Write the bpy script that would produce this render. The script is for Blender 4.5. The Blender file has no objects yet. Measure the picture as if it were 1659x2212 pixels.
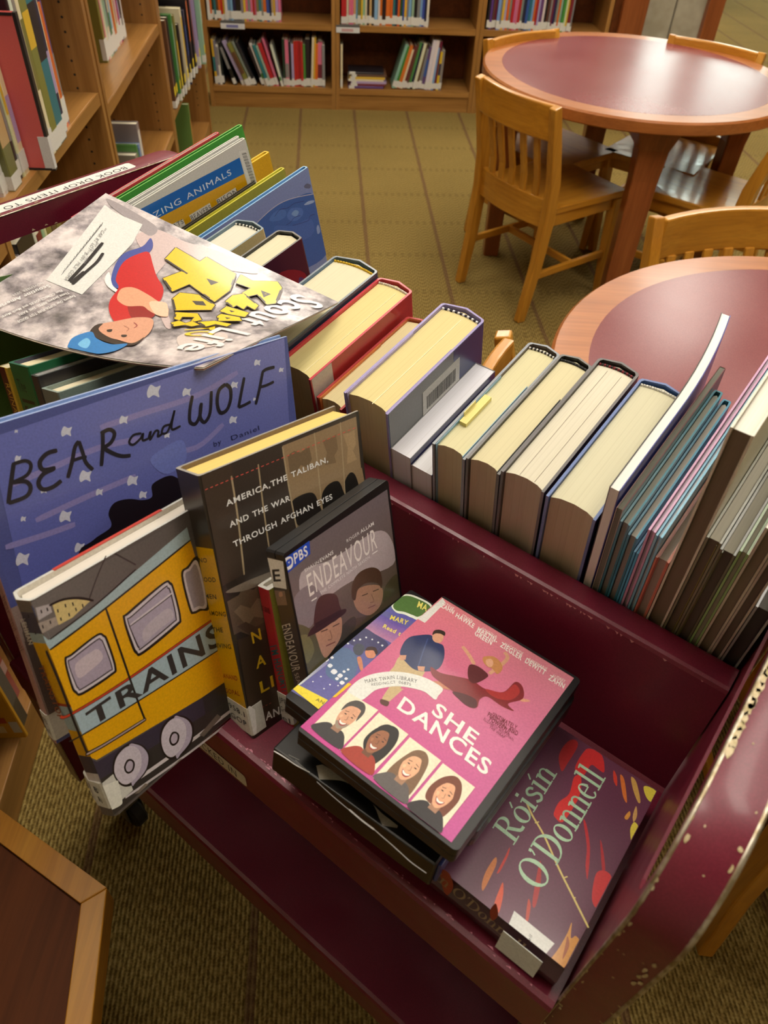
import bpy, bmesh, math, random
from mathutils import Vector, Matrix
from mathutils.geometry import tessellate_polygon

# ------------------------------------------------------------------ camera
SC = bpy.context.scene
COL = SC.collection
F_PX, PITCH, ROLL, CAM_H = 1617.04, 0.7846, 0.0604, 1.4602
def set_camera():
    fwd = Vector((0, math.cos(PITCH), -math.sin(PITCH))); right = Vector((1, 0, 0)); up = right.cross(fwd)
    c, s = math.cos(ROLL), math.sin(ROLL)
    r2 = right*c + up*s; u2 = up*c - right*s
    cam = bpy.data.cameras.new('camera'); o = bpy.data.objects.new('camera', cam); COL.objects.link(o)
    o.matrix_world = Matrix(((r2.x, u2.x, -fwd.x, 0), (r2.y, u2.y, -fwd.y, 0), (r2.z, u2.z, -fwd.z, CAM_H), (0, 0, 0, 1)))
    cam.sensor_fit = 'VERTICAL'; cam.sensor_height = 24; cam.lens = F_PX/2212*24
    cam.clip_start = .02; cam.clip_end = 60
    cam.dof.use_dof = True; cam.dof.focus_distance = .78; cam.dof.aperture_fstop = 7.0
    SC.camera = o
set_camera()
# ------------------------------------------------------------------ light, world, exposure
SC.view_settings.view_transform = 'Standard'; SC.view_settings.look = 'None'
SC.view_settings.gamma = 1.0; SC.view_settings.use_curve_mapping = False
SC.view_settings.exposure = 0.62
PANEL_POWER = 9.0        # emission of the ceiling diffusers
SKY_POWER = 4.5          # daylight outside the far windows
w = bpy.data.worlds.new('daylight'); SC.world = w; w.use_nodes = True
w.node_tree.nodes['Background'].inputs[0].default_value = (.80, .95, .86, 1)
w.node_tree.nodes['Background'].inputs[1].default_value = SKY_POWER
PANELS = [(x, y) for y in (.95, 3.35, 5.75, 8.15) for x in (-.35, 1.0, 2.35)]
CEIL = 3.05

# ------------------------------------------------------------------ colours and materials
def L1(c):
    c /= 255.0
    return c/12.92 if c <= .04045 else ((c+.055)/1.055)**2.4
def RGB(c): return (L1(c[0]), L1(c[1]), L1(c[2]), 1.0)
MATS = {}
def new_mat(key, rough=.5, spec=.5, coat=0.0, metal=0.0):
    m = bpy.data.materials.new(key); m.use_nodes = True
    b = m.node_tree.nodes['Principled BSDF']
    b.inputs['Roughness'].default_value = rough; b.inputs['Specular IOR Level'].default_value = spec
    b.inputs['Coat Weight'].default_value = coat; b.inputs['Coat Roughness'].default_value = .12
    b.inputs['Metallic'].default_value = metal
    MATS[key] = m
    return m, m.node_tree, b
def N(nt, t, **kw):
    n = nt.nodes.new(t)
    for k, v in kw.items(): setattr(n, k, v)
    return n
def math_n(nt, op, a=None, b=None):
    n = nt.nodes.new('ShaderNodeMath'); n.operation = op
    for i, x in enumerate((a, b)):
        if x is None: continue
        if isinstance(x, (int, float)): n.inputs[i].default_value = x
        else: nt.links.new(x, n.inputs[i])
    return n.outputs[0]
def mix_c(nt, fac, a, b, mode='MIX'):
    n = nt.nodes.new('ShaderNodeMix'); n.data_type = 'RGBA'; n.blend_type = mode
    for i, x in ((0, fac), (6, a), (7, b)):
        if isinstance(x, (int, float)): n.inputs[i].default_value = x
        elif isinstance(x, tuple): n.inputs[i].default_value = x
        else: nt.links.new(x, n.inputs[i])
    return n.outputs[2]
def coords(nt, scale=(1, 1, 1), kind='Object'):
    t = nt.nodes.new('ShaderNodeTexCoord'); mp = nt.nodes.new('ShaderNodeMapping')
    mp.inputs['Scale'].default_value = scale
    nt.links.new(t.outputs[kind], mp.inputs['Vector'])
    return mp.outputs[0]
def noise(nt, vec, scale=5, detail=3, rough=.5):
    n = nt.nodes.new('ShaderNodeTexNoise'); n.inputs['Scale'].default_value = scale
    n.inputs['Detail'].default_value = detail; n.inputs['Roughness'].default_value = rough
    nt.links.new(vec, n.inputs['Vector'])
    return n.outputs[0]
def ramp(nt, fac, stops):
    r = nt.nodes.new('ShaderNodeValToRGB')
    while len(r.color_ramp.elements) < len(stops): r.color_ramp.elements.new(.5)
    for el, (p, c) in zip(r.color_ramp.elements, stops): el.position = p; el.color = c
    nt.links.new(fac, r.inputs[0])
    return r.outputs[0]
def bump(nt, b, h, strength=.2, dist=.002):
    n = nt.nodes.new('ShaderNodeBump'); n.inputs['Strength'].default_value = strength; n.inputs['Distance'].default_value = dist
    nt.links.new(h, n.inputs['Height']); nt.links.new(n.outputs[0], b.inputs['Normal'])
def attr(nt): return N(nt, 'ShaderNodeAttribute', attribute_name='Col').outputs[0]

def mat_print(key, rough, coat, spec=.5):
    m, nt, b = new_mat(key, rough, spec, coat)
    a = attr(nt); n = noise(nt, coords(nt, (1, 1, 1)), 600, 2)
    nt.links.new(mix_c(nt, 1.0, a, ramp(nt, n, [(.3, (.9, .9, .9, 1)), (.7, (1.06, 1.06, 1.06, 1))]), 'MULTIPLY'), b.inputs['Base Color'])
mat_print('glossy print', .34, .25); mat_print('matte print', .6, 0.0, .3); mat_print('case plastic', .38, .2); mat_print('satin paint', .45, .1)
m, nt, b = new_mat('book pages', .8, .15)
a = attr(nt); n1 = noise(nt, coords(nt, (2, 900, 2)), 1.0, 3, .7)
nt.links.new(mix_c(nt, 1.0, a, ramp(nt, n1, [(.3, (.88, .87, .85, 1)), (.5, (1, 1, 1, 1))]), 'MULTIPLY'), b.inputs['Base Color'])
bump(nt, b, n1, .25, .0006)
m, nt, b = new_mat('mottled rock print', .3, .5, .3)
v = coords(nt, (1, 1, 1)); n1 = noise(nt, v, 26, 6, .62); n2 = noise(nt, v, 75, 4, .6)
c1 = ramp(nt, n1, [(.34, RGB((60, 58, 62))), (.43, RGB((118, 112, 118))), (.49, RGB((168, 160, 166))), (.55, RGB((212, 202, 204))), (.63, RGB((240, 232, 232)))])
nt.links.new(mix_c(nt, .35, c1, ramp(nt, n2, [(.35, RGB((60, 58, 64))), (.65, RGB((206, 196, 196)))])), b.inputs['Base Color'])
def wood(key, c_lo, c_mid, c_hi, axis, rough=.32, coat=.2, sc=1.0):
    m, nt, b = new_mat(key, rough, .5, coat)
    s = [26*sc, 26*sc, 26*sc]; s[axis] = 1.6*sc
    n1 = noise(nt, coords(nt, tuple(s)), 1.0, 5, .6)
    s2 = [160, 160, 160]; s2[axis] = 6
    n2 = noise(nt, coords(nt, tuple(s2)), 1.0, 2, .5)
    c = ramp(nt, n1, [(.3, RGB(c_lo)), (.5, RGB(c_mid)), (.72, RGB(c_hi))])
    nt.links.new(mix_c(nt, 1.0, c, ramp(nt, n2, [(.35, (.86, .84, .8, 1)), (.6, (1, 1, 1, 1))]), 'MULTIPLY'), b.inputs['Base Color'])
for i, ax in enumerate('xyz'):
    wood('oak '+ax, (136, 94, 44), (154, 109, 55), (170, 124, 67), i)
    wood('honey '+ax, (172, 114, 32), (190, 130, 40), (204, 146, 50), i, .28, .3)
    wood('cherry '+ax, (122, 62, 28), (138, 74, 36), (152, 86, 44), i, .3, .25)
wood('cherry rim', (150, 88, 42), (162, 97, 48), (174, 108, 56), 0, .3, .25)
wood('brown panel', (80, 40, 14), (92, 47, 17), (104, 54, 21), 1, .55, 0)
MATS['brown panel'].node_tree.nodes['Principled BSDF'].inputs['Specular IOR Level'].default_value = .15
m, nt, b = new_mat('maroon laminate', .30, .5, .0)
v = coords(nt); n1 = noise(nt, v, 3.0, 5, .6); n2 = noise(nt, v, 500, 2)
nt.links.new(mix_c(nt, .25, ramp(nt, n1, [(.35, RGB((116, 52, 58))), (.65, RGB((124, 60, 64)))]), ramp(nt, n2, [(.4, RGB((104, 46, 52))), (.6, RGB((134, 70, 72)))])), b.inputs['Base Color'])
nt.links.new(ramp(nt, n1, [(.35, (.21, .21, .21, 1)), (.65, (.25, .25, .25, 1))]), b.inputs['Roughness'])
m, nt, b = new_mat('maroon paint', .36, .5, .12)
v = coords(nt); n1 = noise(nt, v, 9, 4, .6); n2 = noise(nt, v, 900, 2)
nt.links.new(mix_c(nt, .3, ramp(nt, n1, [(.35, RGB((98, 20, 42))), (.65, RGB((110, 26, 48)))]), ramp(nt, n2, [(.45, RGB((92, 18, 38))), (.62, RGB((126, 36, 58)))])), b.inputs['Base Color'])
nt.links.new(ramp(nt, n1, [(.3, (.3, .3, .3, 1)), (.7, (.46, .46, .46, 1))]), b.inputs['Roughness'])
bump(nt, b, n2, .05, .0004)
m, nt, b = new_mat('worn metal', .4, .5, 0, .8)
n1 = noise(nt, coords(nt), 120, 3)
nt.links.new(ramp(nt, n1, [(.4, RGB((150, 136, 108))), (.6, RGB((196, 188, 172)))]), b.inputs['Base Color'])
m, nt, b = new_mat('chipped primer', .7)
n1 = noise(nt, coords(nt), 200, 3)
nt.links.new(ramp(nt, n1, [(.4, RGB((176, 160, 116))), (.6, RGB((206, 190, 156)))]), b.inputs['Base Color'])
m, nt, b = new_mat('black rubber', .6); b.inputs['Base Color'].default_value = RGB((24, 23, 22))
m, nt, b = new_mat('steel', .35, .5, 0, .9); b.inputs['Base Color'].default_value = RGB((150, 150, 150))
m, nt, b = new_mat('plaster', .9, .2)
n1 = noise(nt, coords(nt), 60, 4); nt.links.new(ramp(nt, n1, [(.4, RGB((196, 186, 164))), (.6, RGB((206, 197, 176)))]), b.inputs['Base Color'])
bump(nt, b, n1, .1, .002)
m, nt, b = new_mat('ceiling tile', .95, .1)
n1 = noise(nt, coords(nt), 90, 4); nt.links.new(ramp(nt, n1, [(.4, RGB((214, 210, 200))), (.6, RGB((228, 225, 216)))]), b.inputs['Base Color'])
m, nt, b = new_mat('grey board', .5)
n1 = noise(nt, coords(nt, (1, 1, 1)), 7, 4); nt.links.new(ramp(nt, n1, [(.4, RGB((150, 142, 122))), (.6, RGB((170, 163, 144)))]), b.inputs['Base Color'])
m, nt, b = new_mat('light diffuser', .5)
b.inputs['Base Color'].default_value = (.8, .8, .8, 1); b.inputs['Emission Color'].default_value = (1.0, .92, .80, 1); b.inputs['Emission Strength'].default_value = PANEL_POWER
m, nt, b = new_mat('window glass', .05)
nt.nodes.remove(b); tr = N(nt, 'ShaderNodeBsdfTransparent'); gl = N(nt, 'ShaderNodeBsdfGlossy'); gl.inputs['Roughness'].default_value = .03
mx = N(nt, 'ShaderNodeMixShader'); mx.inputs[0].default_value = .07
nt.links.new(tr.outputs[0], mx.inputs[1]); nt.links.new(gl.outputs[0], mx.inputs[2]); nt.links.new(mx.outputs[0], nt.nodes['Material Output'].inputs[0])
# ribbed carpet tiles: loops along y, seams every 0.312 m both ways
m, nt, b = new_mat('ribbed carpet', .95, .1)
t = nt.nodes.new('ShaderNodeTexCoord'); sp = nt.nodes.new('ShaderNodeSeparateXYZ'); nt.links.new(t.outputs['Object'], sp.inputs[0])
X, Y = sp.outputs[0], sp.outputs[1]
wob = noise(nt, coords(nt, (40, 14, 1)), 1.0, 3)
xr = math_n(nt, 'ADD', X, math_n(nt, 'MULTIPLY', wob, .004))
rib = math_n(nt, 'SINE', math_n(nt, 'MULTIPLY', xr, 2*math.pi/.0078))
col_i = math_n(nt, 'FLOOR', math_n(nt, 'DIVIDE', xr, .0078))
ph = math_n(nt, 'MULTIPLY', math_n(nt, 'SINE', math_n(nt, 'MULTIPLY', col_i, 12.9898)), 9.0)
dash = math_n(nt, 'SINE', math_n(nt, 'ADD', math_n(nt, 'MULTIPLY', Y, 2*math.pi/.026), ph))
hgt = math_n(nt, 'ADD', math_n(nt, 'MULTIPLY', rib, .6), math_n(nt, 'MULTIPLY', dash, .4))
fine = noise(nt, coords(nt), 260, 3)
broad = noise(nt, coords(nt), 1.3, 3)
base = ramp(nt, math_n(nt, 'ADD', math_n(nt, 'MULTIPLY', hgt, .28), math_n(nt, 'MULTIPLY', fine, .9)), [(.2, RGB((92, 74, 34))), (.5, RGB((142, 120, 66))), (.8, RGB((170, 150, 92)))])
base = mix_c(nt, 1.0, base, ramp(nt, broad, [(.35, (.93, .92, .9, 1)), (.65, (1.05, 1.05, 1.04, 1))]), 'MULTIPLY')
def seam(co, off, width):
    q = math_n(nt, 'ABSOLUTE', math_n(nt, 'SUBTRACT', math_n(nt, 'FRACT', math_n(nt, 'DIVIDE', math_n(nt, 'ADD', co, -off+.1560+31.21), .31213)), .5))
    return math_n(nt, 'LESS_THAN', q, width/.31213/2)
sx = seam(math_n(nt, 'ADD', X, math_n(nt, 'MULTIPLY', wob, .006)), .1704, .016)
base = mix_c(nt, math_n(nt, 'MULTIPLY', sx, .55), base, RGB((92, 58, 50)))
teeth = math_n(nt, 'GREATER_THAN', math_n(nt, 'SINE', math_n(nt, 'MULTIPLY', X, 2*math.pi/.031)), .1)
sy = math_n(nt, 'MULTIPLY', seam(Y, 4.543, .035), teeth)
base = mix_c(nt, math_n(nt, 'MULTIPLY', sy, .3), base, RGB((96, 78, 40)))
nt.links.new(base, b.inputs['Base Color'])
bump(nt, b, math_n(nt, 'ADD', hgt, fine), .7, .003)

# ------------------------------------------------------------------ frames of the room and of the cart
YAW = .1019
RA = Vector((math.cos(YAW), math.sin(YAW), 0)); RB = Vector((-RA.y, RA.x, 0)); UPZ = Vector((0, 0, 1))
CE = Vector((.8147, -.5799, 0)).normalized(); CN = Vector((-CE.y, CE.x, 0))
SL = .1662                                  # slope of the cart shelves
VL, ZL, VC = .17368, .8873, .42105          # lip, lip height, centre line
def mat4(o, x, y, z): return Matrix(((x.x, y.x, z.x, o.x), (x.y, y.y, z.y, o.y), (x.z, y.z, z.z, o.z), (0, 0, 0, 1)))
def room(u, v, z=0): return RA*u + RB*v + UPZ*z
O1 = CN*VL + UPZ*ZL; Y1 = CN*math.cos(SL) - UPZ*math.sin(SL); Z1 = CN*math.sin(SL) + UPZ*math.cos(SL)
O2 = CN*(2*VC-VL) + UPZ*ZL; Y2 = -CN*math.cos(SL) - UPZ*math.sin(SL); Z2 = -CN*math.sin(SL) + UPZ*math.cos(SL)
def near_frame(u, y, w=0, yaw=0, lean=0, pitch=0):      # book on the near side: x spine to fore edge, y thickness, z up
    ax = Y1*math.cos(yaw) + CE*math.sin(yaw); nr = -CE*math.cos(yaw) + Y1*math.sin(yaw); up = Z1*math.cos(lean) + nr*math.sin(lean)
    c, s = math.cos(pitch), math.sin(pitch); ax, up = ax*c - up*s, up*c + ax*s
    return mat4(O1 + CE*u + Y1*y + Z1*w, ax, up.cross(ax), up)
def far_frame(u, y, w=0, yaw=0, lean=0, pitch=0):       # far side: x spine to fore edge (towards the ridge), y towards the near end
    ax = Y2*math.cos(yaw) + CE*math.sin(yaw); nr = CE*math.cos(yaw) - Y2*math.sin(yaw); up = Z2*math.cos(lean) - nr*math.sin(lean)
    c, s = math.cos(pitch), math.sin(pitch); ax, up = ax*c - up*s, up*c + ax*s
    return mat4(O2 + CE*u + Y2*y + Z2*w, ax, up.cross(ax), up)

# ------------------------------------------------------------------ mesh building
def catmull(p, n=5, closed=True):
    out = []; k = len(p)
    for i in range(k if closed else k-1):
        p0, p1, p2, p3 = (p[(i-1) % k], p[i], p[(i+1) % k], p[(i+2) % k]) if closed else (p[max(i-1, 0)], p[i], p[i+1], p[min(i+2, k-1)])
        for j in range(n):
            t = j/n
            out.append(tuple(.5*((2*b) + (c-a)*t + (2*a-5*b+4*c-d)*t*t + (3*b-a-3*c+d)*t*t*t) for a, b, c, d in zip(p0, p1, p2, p3)))
    if not closed: out.append(tuple(p[-1]))
    return out
FONT_CACHE = {}
def text_tris(s, bold):
    k = (s, bold)
    if k in FONT_CACHE: return FONT_CACHE[k]
    cu = bpy.data.curves.new('lettering', 'FONT'); cu.body = s; cu.resolution_u = 3; cu.size = 1
    cu.offset = (0, .02, .05)[bold]; cu.space_character = 1.12; cu.space_word = 1.25
    o = bpy.data.objects.new('lettering', cu); COL.objects.link(o)
    dg = bpy.context.evaluated_depsgraph_get(); ev = o.evaluated_get(dg); me = ev.to_mesh()
    vs = [(v.co.x, v.co.y) for v in me.vertices]; fs = [tuple(p.vertices) for p in me.polygons]
    ev.to_mesh_clear(); bpy.data.objects.remove(o); bpy.data.curves.remove(cu)
    if vs:
        x0 = min(v[0] for v in vs); x1 = max(v[0] for v in vs); y0 = 0.0 if min(v[1] for v in vs) > -.05 else min(v[1] for v in vs); y1 = max(v[1] for v in vs)
        lo = 0.0 if s.upper() == s or '\u2019' in s else min(0.0, y0)
        vs = [((a-x0)/(x1-x0), (b2-lo)/(y1-lo)) for a, b2 in vs]
    FONT_CACHE[k] = (vs, fs)
    return vs, fs
# a small serif alphabet made of thick and thin strokes (cap height 1)
def _stroke(w, pts):
    P = catmull(pts, 4, False) if len(pts) > 2 else pts; out = []
    for i in range(len(P)-1):
        a, b = Vector(P[i]), Vector(P[i+1]); d = (b-a).normalized(); n_ = Vector((-d.y, d.x))*w/2; a2, b2 = a-d*.008, b+d*.008
        q = [tuple(a2+n_), tuple(a2-n_), tuple(b2-n_), tuple(b2+n_)]; out += [(q[0], q[1], q[2]), (q[0], q[2], q[3])]
    return out
def _ring(cx, cy, ox, oy, ix, iy, a0=0, a1=360):
    out = []; n_ = 20
    for i in range(n_):
        t0, t1 = [math.radians(a0+(a1-a0)*k/n_) for k in (i, i+1)]
        q = [(cx+r[0]*math.cos(t), cy+r[1]*math.sin(t)) for t, r in ((t0, (ox, oy)), (t1, (ox, oy)), (t1, (ix, iy)), (t0, (ix, iy)))]
        out += [(q[0], q[1], q[2]), (q[0], q[2], q[3])]
    return out
def _foot(x, w=.30): return _stroke(.045, [(x-w/2, .022), (x+w/2, .022)])
SERIF = {
 'R': (.76, _stroke(.13, [(.18, 0), (.18, 1)]) + _foot(.18, .36) + _stroke(.045, [(.02, .978), (.4, .978)]) + _ring(.34, .75, .28, .25, .15, .205, -90, 90) + _stroke(.045, [(.18, .522), (.36, .522)]) + _stroke(.045, [(.3, .978), (.36, .978)]) + _stroke(.12, [(.36, .5), (.46, .28), (.58, .07), (.74, .05)])),
 'o': (.62, _ring(.31, .33, .28, .35, .15, .31)),
 'i': (.34, _stroke(.12, [(.17, 0), (.17, .66)]) + _foot(.17) + _stroke(.05, [(.03, .62), (.16, .64)]) + _stroke(.13, [(.17, .84), (.17, .95)])),
 's': (.48, _stroke(.10, [(.40, .50), (.34, .62), (.2, .66), (.10, .54), (.2, .39), (.36, .27), (.38, .10), (.24, .01), (.08, .12)])),
 'n': (.68, _stroke(.12, [(.16, 0), (.16, .66)]) + _stroke(.12, [(.52, 0), (.52, .46)]) + _foot(.16) + _foot(.52) + _stroke(.05, [(.03, .62), (.15, .64)]) + _stroke(.07, [(.18, .46), (.26, .60), (.38, .64), (.48, .58), (.52, .44)])),
 'O': (.88, _ring(.44, .5, .41, .52, .26, .47)),
 'D': (.84, _stroke(.13, [(.18, 0), (.18, 1)]) + _stroke(.045, [(.02, .022), (.36, .022)]) + _stroke(.045, [(.02, .978), (.36, .978)]) + _ring(.30, .5, .50, .5, .35, .455, -90, 90)),
 'e': (.56, _stroke(.045, [(.10, .37), (.47, .37)]) + _ring(.29, .33, .25, .35, .13, .31, 12, 318)),
 'l': (.34, _stroke(.12, [(.17, 0), (.17, 1.03)]) + _foot(.17) + _stroke(.05, [(.03, .99), (.16, 1.01)])),
 ' ': (.3, []), '\u2019': (.22, _stroke(.11, [(.12, .98), (.13, .9)]) + _stroke(.05, [(.15, .88), (.07, .74)])),
}
SERIF['\u00f3'] = (SERIF['o'][0], SERIF['o'][1] + _stroke(.06, [(.28, .78), (.40, .97)]))
SERIF['\u00ed'] = (SERIF['i'][0], SERIF['i'][1][:-2] + _stroke(.06, [(.16, .78), (.30, .97)]))
class MB:
    def __init__(self): self.v = []; self.f = []; self.m = []; self.c = []
    def face(self, pts, mat, col=(200, 200, 200)):
        i = len(self.v); self.v += [Vector(p) for p in pts]; self.f.append(tuple(range(i, i+len(pts)))); self.m.append(mat)
        self.c.append([RGB(c) for c in col] if isinstance(col, list) else [RGB(col)]*len(pts))
        return self
    def mesh(self, vs, fs, mat, col=(200, 200, 200)):
        i = len(self.v); self.v += [Vector(p) for p in vs]
        for k, f in enumerate(fs):
            self.f.append(tuple(a+i for a in f)); self.m.append(mat)
            cc = col[k] if isinstance(col, list) else col
            self.c.append([RGB(cc)]*len(f))
        return self
    def box(self, lo, hi, mat, col=(200, 200, 200)):
        (a, b, c), (d, e, f) = lo, hi
        return self.mesh([(a, b, c), (d, b, c), (d, e, c), (a, e, c), (a, b, f), (d, b, f), (d, e, f), (a, e, f)],
                  [(0, 3, 2, 1), (4, 5, 6, 7), (0, 1, 5, 4), (1, 2, 6, 5), (2, 3, 7, 6), (3, 0, 4, 7)], mat, col)
    def prism(self, poly, z0, z1, mat, col=(200, 200, 200), axis='z', side_cols=None, cap_col=None):
        n = len(poly)
        P = (lambda x, y, z: (x, y, z)) if axis == 'z' else ((lambda x, y, z: (z, x, y)) if axis == 'x' else (lambda x, y, z: (y, z, x)))
        vs = [P(x, y, z0) for x, y in poly] + [P(x, y, z1) for x, y in poly]
        fs = []; cs = []
        for i in range(n):
            j = (i+1) % n; fs.append((i, j, j+n, i+n)); cs.append(side_cols[i] if side_cols else col)
        for t in tessellate_polygon([[Vector((x, y, 0)) for x, y in poly]]):
            a, b, c = [Vector((*poly[q], 0)) for q in t]
            if (b-a).cross(c-a).z < 0: t = (t[0], t[2], t[1])
            fs.append((t[2], t[1], t[0])); fs.append(tuple(q+n for q in t)); cs += [cap_col or col]*2
        return self.mesh(vs, fs, mat, cs)
    def sweep(self, pts, sizes, side, mat, col=(200, 200, 200)):      # rectangular bar along pts; size (along side axis, across)
        pts = [Vector(p) for p in pts]; side = Vector(side).normalized(); vs = []; n = len(pts)
        for i, p in enumerate(pts):
            t = (pts[min(i+1, n-1)] - pts[max(i-1, 0)]).normalized(); o = t.cross(side).normalized(); s2 = o.cross(t)
            a, b = sizes[i] if isinstance(sizes, list) else sizes
            vs += [p - s2*a/2 - o*b/2, p + s2*a/2 - o*b/2, p + s2*a/2 + o*b/2, p - s2*a/2 + o*b/2]
        fs = []
        for i in range(n-1):
            for j in range(4): k = (j+1) % 4; fs.append((4*i+j, 4*i+k, 4*i+4+k, 4*i+4+j))
        fs += [(3, 2, 1, 0), (4*n-4, 4*n-3, 4*n-2, 4*n-1)]
        return self.mesh(vs, fs, mat, col)
    def tube(self, pts, r, mat, col=(200, 200, 200), seg=8):
        pts = [Vector(p) for p in pts]; n = len(pts); vs = []; ref = Vector((.13, .31, .94))
        for i, p in enumerate(pts):
            t = (pts[min(i+1, n-1)] - pts[max(i-1, 0)]).normalized(); a = t.cross(ref).normalized(); b = t.cross(a)
            rr = r[i] if isinstance(r, list) else r
            vs += [p + a*rr*math.cos(2*math.pi*j/seg) + b*rr*math.sin(2*math.pi*j/seg) for j in range(seg)]
        fs = [(seg*i+j, seg*i+(j+1) % seg, seg*i+seg+(j+1) % seg, seg*i+seg+j) for i in range(n-1) for j in range(seg)]
        fs += [tuple(range(seg-1, -1, -1)), tuple(range(seg*(n-1), seg*n))]
        return self.mesh(vs, fs, mat, col)
    def lathe(self, prof, mat, col=(200, 200, 200), seg=40, centre=(0, 0)):
        n = len(prof); vs = [(centre[0]+r*math.cos(2*math.pi*j/seg), centre[1]+r*math.sin(2*math.pi*j/seg), z) for r, z in prof for j in range(seg)]
        fs = [(seg*i+j, seg*i+(j+1) % seg, seg*i+seg+(j+1) % seg, seg*i+seg+j) for i in range(n-1) for j in range(seg)]
        return self.mesh(vs, fs, mat, col)
    # printed art: shapes in 0.1 mm on a plane given by fn(x, y, lift) -> 3d point
    def art(self, shapes, fn, mat='glossy print', split=None, base=.0001, step=.000006, clip=None, gain=1.0):
        g_ = lambda c: tuple(min(250, q*gain) for q in c)
        for li, s in enumerate(shapes):
            h = base + step*li; k = s[0]; s = (k, [g_(c) for c in s[1]] if k == 'q' else (s[1] if k in 'tTS' else g_(s[1])), *s[2:]) if k not in 'tTS' else (k, s[1], g_(s[2]), *s[3:]); pts = [(a*1e-4, b*1e-4) for a, b in s[-1]]
            if clip: pts = [(min(max(a, clip[0]), clip[2]), min(max(b, clip[1]), clip[3])) for a, b in pts] if k in 'pq' else pts
            if k in 'ps':
                poly = catmull(pts) if k == 's' else pts
                if clip: poly = [(min(max(a, clip[0]), clip[2]), min(max(b, clip[1]), clip[3])) for a, b in poly]
                tris = [tuple(poly[q] for q in t) for t in tessellate_polygon([[Vector((x, y, 0)) for x, y in poly]])]
                self._flat(tris, s[1], fn, h, mat, split)
            elif k == 'q':
                c4 = s[1]; P = pts; n = 6
                for i in range(n):
                    for j in range(n):
                        cs = []; q = []
                        for a, b in ((i, j), (i+1, j), (i+1, j+1), (i, j+1)):
                            x, y = a/n, b/n
                            q.append(fn(*[(1-y)*((1-x)*P[0][d]+x*P[1][d]) + y*((1-x)*P[3][d]+x*P[2][d]) for d in (0, 1)], h))
                            cs.append(tuple((1-y)*((1-x)*c4[0][d]+x*c4[1][d]) + y*((1-x)*c4[3][d]+x*c4[2][d]) for d in (0, 1, 2)))
                        self.face(q, mat, cs)
            elif k == 'l':
                wd = s[2]*1e-3/2; P = catmull(pts, 5, False) if len(pts) > 2 else pts
                L, R = [], []
                for i in range(len(P)):
                    a = P[max(i-1, 0)]; b = P[min(i+1, len(P)-1)]; d = Vector((b[0]-a[0], b[1]-a[1])); d = d.normalized() if d.length else Vector((1, 0))
                    e = .75 if (i in (0, len(P)-1) and len(P) > 2) else 1.0
                    L.append((P[i][0]-d.y*wd*e, P[i][1]+d.x*wd*e)); R.append((P[i][0]+d.y*wd*e, P[i][1]-d.x*wd*e))
                self._flat([t for i in range(len(P)-1) for t in ((L[i], R[i], R[i+1]), (L[i], R[i+1], L[i+1]))], s[1], fn, h, mat, None)
            elif k == 'S':
                x = 0; parts = []
                for chx in s[1]:
                    adv, st = SERIF[chx]
                    for tri_ in st: parts.append([(a+x, b) for a, b in tri_])
                    x += adv
                BL, BR, TL = pts
                self._flat([tuple((BL[0]+(BR[0]-BL[0])*a/x+(TL[0]-BL[0])*b, BL[1]+(BR[1]-BL[1])*a/x+(TL[1]-BL[1])*b) for a, b in t) for t in parts], s[2], fn, h, mat, None)
            elif k in 'tT':
                vs, fs = text_tris(s[1], s[3]); P = pts
                BL, BR = P[0], P[1]; TL, TR = (P[2], (P[2][0]+P[1][0]-P[0][0], P[2][1]+P[1][1]-P[0][1])) if k == 't' else (P[3], P[2])
                mp = [tuple((1-y)*((1-x)*BL[d]+x*BR[d]) + y*((1-x)*TL[d]+x*TR[d]) for d in (0, 1)) for x, y in vs]
                if clip: mp = [(min(max(a, clip[0]), clip[2]), min(max(b, clip[1]), clip[3])) for a, b in mp]
                self._flat([tuple(mp[q] for q in (f[0], f[i], f[i+1])) for f in fs for i in range(1, len(f)-1)], s[2], fn, h, mat, None)
        return self
    def _flat(self, tris, col, fn, h, mat, split):
        st = list(tris)
        while st:
            t = st.pop()
            if split:
                e = [(t[0][0]-t[1][0])**2+(t[0][1]-t[1][1])**2, (t[1][0]-t[2][0])**2+(t[1][1]-t[2][1])**2, (t[2][0]-t[0][0])**2+(t[2][1]-t[0][1])**2]
                k = e.index(max(e))
                if e[k] > split*split:
                    a, b, c = t[k], t[(k+1) % 3], t[(k+2) % 3]; mid = ((a[0]+b[0])/2, (a[1]+b[1])/2)
                    st += [(a, mid, c), (mid, b, c)]; continue
            ar = (t[1][0]-t[0][0])*(t[2][1]-t[0][1])-(t[2][0]-t[0][0])*(t[1][1]-t[0][1])
            if abs(ar) < 1e-12: continue
            if ar < 0: t = (t[0], t[2], t[1])
            self.face([fn(p[0], p[1], h) for p in t], mat, col)
    def build(self, name, parent=None, M=None, bevel=None, smooth=False, seg=2):
        me = bpy.data.meshes.new(name); me.from_pydata([tuple(v) for v in self.v], [], self.f)
        keys = []
        for k in self.m:
            if k not in keys: keys.append(k)
        for k in keys: me.materials.append(MATS[k])
        me.polygons.foreach_set('material_index', [keys.index(k) for k in self.m])
        ca = me.color_attributes.new('Col', 'FLOAT_COLOR', 'CORNER')
        ca.data.foreach_set('color', [x for cs in self.c for c in cs for x in c])
        if smooth: me.polygons.foreach_set('use_smooth', [True]*len(self.f))
        me.validate(); me.update()
        o = bpy.data.objects.new(name, me); COL.objects.link(o)
        if parent is not None: o.parent = parent
        if M is not None: o.matrix_local = M
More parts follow.
